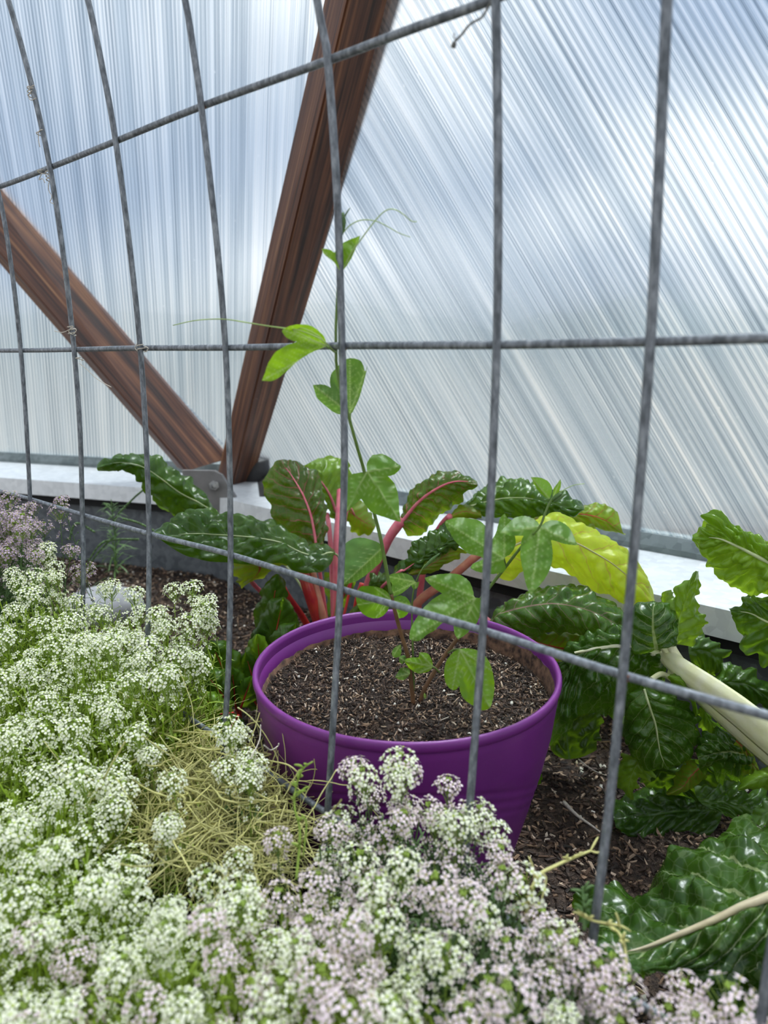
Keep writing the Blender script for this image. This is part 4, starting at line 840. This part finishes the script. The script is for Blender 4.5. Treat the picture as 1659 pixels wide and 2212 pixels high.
chard_leaf(wr, [(1800, 1280), (1740, 1275), (1690, 1280), (1650, 1288), (1610, 1290), (1573, 1315)], [(1800, 1350), (1750, 1345), (1700, 1350), (1660, 1345), (1620, 1325), (1578, 1320)], [(1800, 1460), (1740, 1440), (1690, 1430), (1640, 1425), (1605, 1385), (1582, 1335)], (.82, .88), (.79, .86), (.80, .87), 'chard_dark', .012, .009, 8, .8, 40, 70, 81, smat='stalk_green', sr=.003)
thick(wr, ([(1900, 1600), (1850, 1400), (1810, 1290), (1790, 1250)], [(1930, 1600), (1880, 1400), (1835, 1280), (1800, 1265)]), .76, .81, 'stalk_white')
# near leaf
nl = thing('swiss_chard', 'large dark glossy chard leaf with beige midrib at the lower right beside the flowers', 'leafy plant', W(1820, 1960, .52))
chard_leaf(nl, [(1780, 1810), (1720, 1785), (1660, 1772), (1600, 1768), (1560, 1790), (1500, 1812), (1440, 1855), (1390, 1890), (1330, 1905), (1275, 1920), (1250, 1965)], [(1780, 1885), (1720, 1908), (1659, 1935), (1600, 1958), (1550, 1982), (1500, 2003), (1450, 2022), (1410, 2038), (1370, 2050), (1330, 2055), (1290, 2050)], [(1780, 2140), (1720, 2150), (1660, 2140), (1600, 2150), (1540, 2145), (1490, 2130), (1440, 2115), (1400, 2100), (1360, 2090), (1320, 2080), (1285, 2070)],
           (.66, .60), (.53, .50), (.50, .46), 'chard_near', .013, .014, 7, 1.3, 70, 130, 90, cs=30, smat='midrib_beige', sr=.0048, rib=.9, stalk=[(1850, 1862, .55)])
chard_leaf(nl, [(1260, 1925), (1240, 1930), (1235, 1960)], [(1280, 1960), (1262, 1965), (1250, 1975)], [(1290, 2010), (1265, 2000), (1250, 1985)], .55, .54, .53, 'chard_dark', .005, .006, 4, .7, 16, 20, 91)
chard_leaf(nl, [(1700, 1720), (1650, 1730), (1620, 1760)], [(1700, 1745), (1660, 1755), (1630, 1775)], [(1700, 1790), (1670, 1785), (1640, 1785)], .68, .67, .66, 'chard_dark', .006, .006, 4, .7, 20, 26, 92)
chard_leaf(nl, [(1700, 2040), (1620, 2080), (1540, 2110), (1480, 2120)], [(1700, 2120), (1620, 2150), (1540, 2160), (1480, 2150)], [(1700, 2220), (1620, 2220), (1540, 2210), (1470, 2190)], .52, .5, .47, 'chard_dark', .008, .008, 6, .7, 30, 40, 93)
# ------------------------------------------------------------------ sweet alyssum
def flower(mb, c, n, s, pet=0, eye=1):
    n = n.normalized(); x = n.orthogonal().normalized(); y = n.cross(x); a0 = random.random()*pi
    for k in range(4):
        a = a0+k*pi/2+random.uniform(-.12, .12); d = x*cos(a)+y*sin(a); e = x*-sin(a)+y*cos(a); lift = random.uniform(.0, .25)
        P = [c+d*s*.12, c+d*s*.55+e*s*.36+n*s*lift*.5, c+d*s*.95+e*s*.3+n*s*lift, c+d*s*1.05-e*s*.02+n*s*lift, c+d*s*.95-e*s*.3+n*s*lift, c+d*s*.55-e*s*.36+n*s*lift*.5]
        mb.add(P, [[0, 1, 2, 3, 4, 5]], pet)
    mb.add([c+x*s*.3+n*s*.05, c+y*s*.3+n*s*.05, c-x*s*.3+n*s*.05, c-y*s*.3+n*s*.05, c+n*s*.3], [[0, 1, 4], [1, 2, 4], [2, 3, 4], [3, 0, 4]], eye)
def head_mesh(seed, pet, n=24, R=.0125):
    random.seed(seed); mb = MB(); top = Vector((0, 0, .002))
    flat = random.uniform(.5, .85)
    for i in range(n):
        t = (i+.5)/n; ph = i*2.39996+random.uniform(-.2, .2); th = .25+1.6*t**.62
        rr = R*random.uniform(.9, 1.1)
        c = Vector((rr*sin(th)*cos(ph), rr*sin(th)*sin(ph), .002+rr*flat*cos(th)-.007*max(0, t-.55)))
        nn = Vector((sin(th)*.8*cos(ph), sin(th)*.8*sin(ph), cos(th)+.45)).normalized()
        flower(mb, c, nn, random.uniform(.0031, .0040))
        mb.tube([Vector((0, 0, -.006-.012*t)), c-nn*.0003], .00028, 3, 2, False)
    for i in range(9):
        ph = i*2.4; r = .0028*sqrt(i/9); c = Vector((r*cos(ph), r*sin(ph), .009*flat+.0015)); mb.box(c, .0014, .0014, .0018, Matrix.Rotation(ph, 3, 'Z'), 2)
    return mb.mesh('flower_head', [M[pet], M['flower_eye' if pet == 'petal' else 'flower_eye_dark'], M['bract']])
def stalk_mesh(seed, mat, pet):
    random.seed(seed); mb = MB(); H = .235; bx, by = random.uniform(-.03, .03), random.uniform(-.02, .02)
    def P(z): f = (-z/H)**1.6; return Vector((bx*f, by*f, z))
    mb.tube([P(-H*i/10) for i in range(11)], [.0005+.0006*i/10 for i in range(11)], 5, 0)
    for i in range(16):
        z = -.008-.05*(i/16)**1.1; ph = i*2.4; L = random.uniform(.007, .011); d = Vector((cos(ph), sin(ph), .25)); p = P(z); e = p+d*L
        mb.tube([p, e], .00025, 3, 0, False)
        if i < 9: flower(mb, e, d+Vector((0, 0, .6)), .0026, 1, 2)
        else: mb.box(e, .0018, .0018, .0012, None, 0)
    for i in range(26):
        z = -.05-.17*random.random(); ph = random.random()*6.3; leafblade(mb, P(z), ph, random.uniform(.014, .026), random.uniform(.0014, .0024), random.uniform(.1, 1.1))
    return mb.mesh('flower_stalk', [M[mat], M[pet], M['flower_eye']])
def leafblade(mb, p, ph, L, w, up, mi=0):
    d = Vector((cos(ph), sin(ph), up)).normalized(); s = Vector((-sin(ph), cos(ph), 0)); dr = Vector((0, 0, -L*.25))
    P = [p, p+d*L*.4+s*w*.5, p+d*L*.4-s*w*.5, p+d*L*.75+s*w*.5+dr*.4, p+d*L*.75-s*w*.5+dr*.4, p+d*L+dr]
    mb.add(P, [[0, 1, 2], [1, 3, 4, 2], [3, 5, 4]], mi)
HM = {k: [head_mesh(100*j+i, k, random.randint(17, 27), random.uniform(.0105, .0145)) for i in range(5)] for j, k in enumerate(('petal', 'petal_pink', 'petal_lilac'))}
SM = {('b', 'petal'): [stalk_mesh(900+i, 'bract', 'petal') for i in range(4)], ('g', 'petal_pink'): [stalk_mesh(920+i, 'foliage_grey', 'petal_pink') for i in range(4)],
      ('b', 'petal_lilac'): [stalk_mesh(940+i, 'foliage_grey', 'petal_lilac') for i in range(3)], ('b', 'petal_pink'): [stalk_mesh(960+i, 'bract', 'petal_pink') for i in range(4)], ('g', 'petal'): [stalk_mesh(980+i, 'foliage_grey', 'petal') for i in range(3)]}
def hz(x, y):
    t = max(0, min(1, (y-.5)/.45)); t = t*t*(3-2*t)
    return .245+.085*t+.022*noise.noise(Vector((x*9, y*9, 4)))
def put_stalk(pl, c, kind, sc, tilt):
    sm_ = random.choice(SM[kind]); s = bpy.data.objects.new('flower_stalk', sm_); COL.objects.link(s); s.parent = pl
    s.location = c-pl.location; s.rotation_euler = (tilt[1], tilt[0], random.random()*6.28) if False else (random.gauss(0, .12), random.gauss(0, .12), random.random()*6.28)
    s.scale = (sc, sc, min(1.35, max(.5, (c.z+.02)/.235)))
    h = bpy.data.objects.new('flower_head', random.choice(HM[kind[1]])); COL.objects.link(h); h.parent = s; h.rotation_euler = (0, 0, random.random()*6)
    h.scale = (1, 1, sc/s.scale[2]); return s
allp = []
def alyssum(label, poly, kinds, n, extra=(), dmin=.0245, fol='foliage_bright', nf=2600, fl=700, dz=0, ymax=1.2, zlo=.02, ymin=.26):
    random.seed(len(label)*13+n); pts = []; tries = 0
    xs = []; 
    for px, py in poly:
        p = Wz(px, py, .28); xs.append(p)
    x0, x1 = min(p.x for p in xs)-.1, max(p.x for p in xs)+.1; y0, y1 = max(ymin, min(p.y for p in xs)-.12), min(ymax, max(p.y for p in xs)+.15)
    def inside(x, y):
        return inpoly(*PX((x, y, hz(x, y)+dz)), poly)
    while len(pts) < n and tries < 40000:
        tries += 1; x = random.uniform(x0, x1); y = random.uniform(y0, y1)
        if not inside(x, y): continue
        if any((q.x-x)**2+(q.y-y)**2 < dmin**2 for q in pts) or any((q.x-x)**2+(q.y-y)**2 < (dmin*.8)**2 for q in allp): continue
        pts.append(Vector((x, y, hz(x, y)+dz+random.uniform(-.035, .02))))
    allp.extend(pts)
    ex = [W(*e) for e in extra]; c = sum(pts+ex, Vector())/max(1, len(pts+ex)); c.z = 0
    pl = thing('sweet_alyssum', label, 'flowering plant', c)
    for p in ex+pts: put_stalk(pl, p, random.choice(kinds), random.uniform(.78, 1.15), (0, 0))
    mb = MB(); k = 0; tries = 0
    while k < nf and tries < nf*12:
        tries += 1; x = random.uniform(x0, x1); y = random.uniform(y0, y1)
        if not inside(x, y): continue
        zt = hz(x, y)+dz-.035; z = zlo+(zt-zlo)*random.random()**.6; k += 1
        leafblade(mb, Vector((x, y, z))-c, random.random()*6.3, random.uniform(.014, .028), random.uniform(.0016, .003), random.uniform(.2, 1.6))
        if k % 5 == 0:
            q = Vector((x, y, z))-c; b = q+Vector((random.uniform(-.02, .02), random.uniform(-.02, .02), -min(z, .1))); mb.tube([b, q, q+Vector((random.uniform(-.01, .01), random.uniform(-.01, .01), .03))], .0007, 4, 0, False)
    if mb.v:
        o = mb.mesh('foliage', M[fol], False); f = bpy.data.objects.new('foliage', o); COL.objects.link(f); f.parent = pl; f['kind'] = 'stuff'
    mb = MB(); k = 0; tries = 0; pk = kinds[0][1]
    while k < fl and tries < fl*12:
        tries += 1; x = random.uniform(x0, x1); y = random.uniform(y0, y1)
        if not inside(x, y): continue
        k += 1; z = hz(x, y)+dz-.012-.07*random.random()**1.3
        flower(mb, Vector((x, y, z))-c, Vector((random.gauss(0, .5), random.gauss(-.25, .5), 1)), random.uniform(.0022, .003))
    if mb.v:
        f = bpy.data.objects.new('lower_flowers', mb.mesh('lower_flowers', [M[pk], M['flower_eye' if pk == 'petal' else 'flower_eye_dark']], False)); COL.objects.link(f); f.parent = pl; f['kind'] = 'stuff'
    return pl
WB, PG, LB, PB, WG = ('b', 'petal'), ('g', 'petal_pink'), ('b', 'petal_lilac'), ('b', 'petal_pink'), ('g', 'petal')
alyssum('lilac sweet alyssum with faded seed heads, farthest clump at the left edge', [(-60, 1120), (0, 1100), (40, 1120), (75, 1150), (95, 1200), (120, 1240), (60, 1262), (-60, 1265)], [LB], 34,
        [(18, 1078, 1.02), (45, 1108, 1.0), (70, 1095, 1.02), (133, 1082, 1.0), (128, 1105, .99), (-10, 1090, 1.0), (60, 1135, .98), (20, 1140, .98), (155, 1190, .97), (95, 1140, 1.0), (10, 1180, .96), (40, 1165, .96), (75, 1180, .96), (180, 1232, .93), (172, 1245, .92), (-5, 1205, .95)],
        fol='foliage_grey', nf=1600, fl=400, dz=.05, dmin=.014)
alyssum('white sweet alyssum bank behind, spreading below the far steel wall', [(-80, 1268), (60, 1255), (110, 1245), (180, 1262), (260, 1280), (330, 1290), (385, 1300), (455, 1310), (448, 1350), (415, 1400), (300, 1405), (150, 1400), (-80, 1395)], [WB], 95,
        [(102, 1188, .92), (100, 1210, .92), (118, 1225, .91), (415, 1270, .84), (448, 1298, .83), (440, 1330, .82), (225, 1275, .9), (290, 1285, .88), (448, 1350, .82), (425, 1300, .83)], nf=3600, fl=550)
alyssum('white sweet alyssum clump left of the potted vine, its edge beside the chard seedlings', [(-80, 1395), (300, 1405), (415, 1400), (385, 1440), (360, 1480), (330, 1530), (280, 1560), (200, 1550), (-80, 1540)], [WB], 95,
        [(425, 1440, .76), (370, 1500, .74)], nf=4000, fl=550)
alyssum('white sweet alyssum clump at the left edge beside the yellow stem tangle', [(-80, 1540), (200, 1550), (310, 1560), (300, 1600), (250, 1650), (270, 1700), (200, 1730), (100, 1760), (-80, 1770)], [WB], 90, [(325, 1630, .62), (268, 1705, .56), (372, 1690, .55), (240, 1560, .68)], nf=3600, fl=500)
alyssum('white sweet alyssum clump in the front left below the yellow stem tangle', [(-80, 1790), (60, 1780), (180, 1790), (260, 1810), (300, 1880), (420, 1900), (520, 1850), (560, 1880), (500, 1950), (440, 2010), (200, 1990), (-80, 1980)], [WB], 80, [(360, 1790, .52), (515, 1860, .5), (280, 1870, .5)], nf=2400, fl=500)
alyssum('blurred white sweet alyssum nearest the camera in the bottom left corner', [(-80, 1980), (200, 1990), (440, 2010), (470, 2100), (440, 2330), (-80, 2330)], [WB, WB, PB], 70, [(395, 2185, .335), (90, 2020, .39)], nf=2000, fl=600, dmin=.0225)
alyssum('pale pink sweet alyssum in front of the purple pot, with the tallest flower heads', [(690, 1790), (760, 1740), (840, 1710), (920, 1720), (980, 1750), (1060, 1790), (1090, 1830), (1100, 1900), (980, 1930), (860, 1930), (760, 1900), (690, 1850)], [PG, PG, WG], 50,
        [(765, 1662, .52), (785, 1685, .51), (862, 1648, .52), (875, 1665, .52), (968, 1698, .52), (945, 1775, .49), (870, 1770, .48), (1010, 1770, .5), (1060, 1800, .5), (735, 1770, .50), (600, 1815, .49), (715, 1795, .49), (990, 1790, .47), (775, 1860, .46), (860, 1690, .5)], fol='foliage_grey', nf=3000, fl=300)
alyssum('pink and white sweet alyssum in the front centre, just below the yellow stem tangle', [(440, 1990), (540, 1910), (620, 1895), (700, 1900), (800, 1905), (830, 1960), (820, 2060), (640, 2090), (450, 2090)], [PB, PG, WB], 80, [], fol='foliage_bright', nf=2600, fl=450, dmin=.0235)
alyssum('pinkish sweet alyssum nearest the camera at the bottom centre', [(450, 2090), (640, 2090), (820, 2060), (960, 2080), (1030, 2130), (1040, 2330), (440, 2330)], [PB, PB, WB], 60, [(830, 2190, .34)], nf=2400, fl=400, dmin=.0225)
alyssum('pale pink sweet alyssum spilling right toward the near chard leaf', [(830, 1930), (980, 1935), (1090, 1910), (1180, 1970), (1200, 2010), (1275, 2060), (1335, 2120), (1360, 2200), (1300, 2330), (1040, 2330), (1030, 2130), (900, 2060)], [PG, PG, WG], 85, [(1130, 1920, .44), (1170, 1985, .42), (1320, 2085, .38), (1240, 2060, .39), (1285, 2100, .375), (1210, 2030, .40), (1345, 2140, .365), (1300, 2150, .36), (1090, 1900, .44), (1180, 2040, .395)], fol='foliage_grey', nf=3400, fl=350, dmin=.0245)
alyssum('small pinkish sweet alyssum at the bottom right corner in front of the near chard leaf', [(1400, 2220), (1460, 2190), (1530, 2195), (1600, 2205), (1700, 2220), (1700, 2330), (1380, 2330)], [PB, PG], 26, [(1480, 2135, .37), (1445, 2190, .36), (1505, 2185, .36), (1578, 2165, .36), (1605, 2205, .35)], fol='foliage_grey', nf=700, fl=200, dmin=.0225)
alyssum('slim sprigs of white sweet alyssum rising through the yellow stems beside the pot', [(480, 1600), (540, 1600), (560, 1660), (520, 1690), (470, 1640)], [WG, WB], 5, [(518, 1588, .66), (530, 1640, .62), (540, 1665, .61), (500, 1600, .66), (320, 1632, .62), (362, 1790, .52)], fol='foliage_grey', nf=200, fl=30)
# faded orange florets, yellowed stems
random.seed(5)
tm = MB()
TP = [(250, 1590), (330, 1570), (420, 1575), (470, 1620), (560, 1650), (620, 1690), (640, 1760), (650, 1850), (560, 1900), (470, 1880), (380, 1870), (300, 1830), (240, 1780), (60, 1800), (0, 1770), (200, 1720), (240, 1660)]
k = 0
while k < 1500:
    u, v = random.uniform(0, 680), random.uniform(1560, 1900)
    if not inpoly(u, v, TP): continue
    if u < 240 and random.random() < .7: continue
    z = random.uniform(.12, .215); p = Wz(u, v, z); k += 1; d = Vector((random.gauss(.3, 1), random.gauss(0, 1), random.gauss(0, .35))).normalized(); P = [p]; cur = Vector((random.gauss(0, 1), random.gauss(0, 1), random.gauss(0, .6))); n_ = random.randint(10, 24); st = random.uniform(.0025, .0055)
    for i in range(n_):
        d = (d+cur*.26+Vector((random.gauss(0, .07), random.gauss(0, .07), random.gauss(0, .06)-.02))).normalized(); P.append(P[-1]+d*st)
    tm.tube(P, random.choice((.0003, .0004, .0005, .0007)), 4, 0, False)
for k in range(2600):
    u, v = random.uniform(0, 680), random.uniform(1580, 1900)
    if not inpoly(u, v, TP): continue
    leafblade(tm, Wz(u, v, random.uniform(.1, .2)), random.random()*6.3, random.uniform(.008, .02), random.uniform(.0006, .0012), random.uniform(.0, 1.2), random.choice((0, 0, 1)))
for k in range(14):
    u0, v0 = random.uniform(260, 520), random.uniform(1590, 1700); P = []
    a = random.uniform(-.5, .5)
    for i in range(10): P.append(Wz(u0+i*random.uniform(14, 26), v0+i*8*a+30*sin(i*.5+k), .215+.02*sin(i*.7+k)))
    tm.tube(spline(P, 40), .0009, 5, 0, False)
tag(tm.build('withered_stems', [M['straw'], M['foliage_bright']]), 'tangle of yellowed wiry stems between the white flowers and the purple pot', 'withered plant', kind='stuff')
def sprig(label, main, side, r=.0013, mat='straw', name='bare_sprig'):
    t = thing(name, label, 'plant stem', W(*main[0]))
    tube_px('stem', main, r, r*.6, mat, t, 40, 6)
    for s_ in side:
        q = spline([W(*p) for p in s_], 10); mb = MB(); mb.tube(q, [.0006+.0004*sin(pi*i/9) for i in range(10)], 4); mb.build('side_shoot', M[mat], t)
random.seed(11)
def shoots(main, n, L=26):
    out = []
    for i in range(n):
        k = random.randrange(len(main)-1); f = random.random(); x = main[k][0]*(1-f)+main[k+1][0]*f; y = main[k][1]*(1-f)+main[k+1][1]*f; Y = main[k][2]*(1-f)+main[k+1][2]*f
        a = random.uniform(-2.8, -.3); l = random.uniform(.5, 1)*L; out.append([(x, y, Y), (x+l*.5*cos(a), y+l*.5*sin(a), Y-.002), (x+l*cos(a)+random.uniform(-5, 5), y+l*sin(a)+4, Y)])
    return out
m1 = [(1135, 1990, .43), (1148, 1925, .44), (1165, 1890, .45), (1200, 1870, .46), (1240, 1852, .47), (1275, 1838, .48)]
sprig('yellow leafless sprig arching right above the mulch, behind the pink flowers', m1, shoots(m1, 14, 22)+[[(1275, 1838, .48), (1285, 1820, .485), (1292, 1808, .49)], [(1275, 1838, .48), (1290, 1842, .48), (1300, 1838, .48)], [(1172, 1888, .45), (1180, 1900, .45), (1168, 1950, .44)], [(1155, 1905, .445), (1150, 1870, .45), (1142, 1850, .45)]], .0016)
m2 = [(1345, 2130, .38), (1352, 2080, .39), (1345, 2030, .40), (1320, 2000, .41), (1280, 1988, .41), (1250, 1975, .42)]
sprig('green and yellow curling sprig in front of the near chard leaf', m2, shoots(m2, 16, 24)+[[(1300, 1992, .41), (1340, 2000, .41), (1362, 2012, .41)], [(1340, 2010, .41), (1335, 1985, .41), (1330, 1972, .41)]], .0013)
m3 = [(1352, 2212, .36), (1372, 2160, .37), (1385, 2110, .38), (1392, 2135, .375), (1384, 2140, .375)]
sprig('short green shoot standing against the right tall wire, left of the near chard leaf', [(1262, 2010, .41), (1262, 1960, .42), (1258, 1915, .43)], shoots([(1262, 1990, .41), (1260, 1925, .43)], 14, 34), .0015, 'foliage_grey')
m4 = [(640, 1900, .46), (648, 1800, .48), (636, 1740, .49), (642, 1690, .50), (655, 1660, .505), (676, 1645, .51)]
sprig('pale green succulent sprig rising at the left side of the purple pot', m4, shoots(m4, 16, 26)+[[(655, 1850, .47), (662, 1780, .48), (652, 1760, .48)], [(640, 1720, .5), (660, 1702, .5), (668, 1700, .5)]], .0012, 'bract')
for i, P in enumerate(([(570, 1610, .6), (585, 1620, .61), (600, 1612, .62), (602, 1606, .62)], [(540, 1640, .6), (560, 1600, .63), (563, 1565, .64)])):
    tube = spline([W(*p) for p in P], 20); mb = MB(); mb.tube(tube, .0007, 5); tag(mb.build('dry_twig', M['twine']), ('thin dry twig poking toward the left side of the pot rim', 'upright dry twig between the sprigs and the pot')[i], 'twig')
# feathery weed against the far wall
wd = thing('wild_seedling', 'slender feathery green weed in front of the grey steel wall behind the stone', 'weed', Wz(246, 1245, 0))
tube_px('stem', [(248, 1250, 1.72), (250, 1180, 1.72), (243, 1110, 1.72), (240, 1078, 1.72)], .0022, .001, 'foliage_grey', wd, 20, 6)
mb = MB(); random.seed(3)
for i in range(130):
    f = random.random(); p = W(249-8*f, 1245-160*f, 1.72); leafblade(mb, p, random.random()*6.3, random.uniform(.03, .09)*(1-.5*f), .004, random.uniform(-.2, 1.1))
mb.build('foliage', M['foliage_grey'], wd, False)['kind'] = 'stuff'
mb = MB(); random.seed(8)
for P in ([(255, 1110, 1.66), (290, 1075, 1.66), (310, 1058, 1.66)], [(205, 1150, 1.66), (165, 1130, 1.66), (150, 1165, 1.66)], [(190, 1215, 1.6), (225, 1170, 1.6), (300, 1165, 1.6)], [(180, 1240, 1.6), (215, 1190, 1.6), (245, 1160, 1.6)], [(265, 1120, 1.6), (300, 1130, 1.6), (340, 1150, 1.6)]):
    q = spline([W(*p) for p in P], 14)
    for a, b in zip(q, q[1:]): mb.tube([a, b], .0025, 4)
mb.build('long_leaves', M['foliage_grey'], wd)['kind'] = 'stuff'
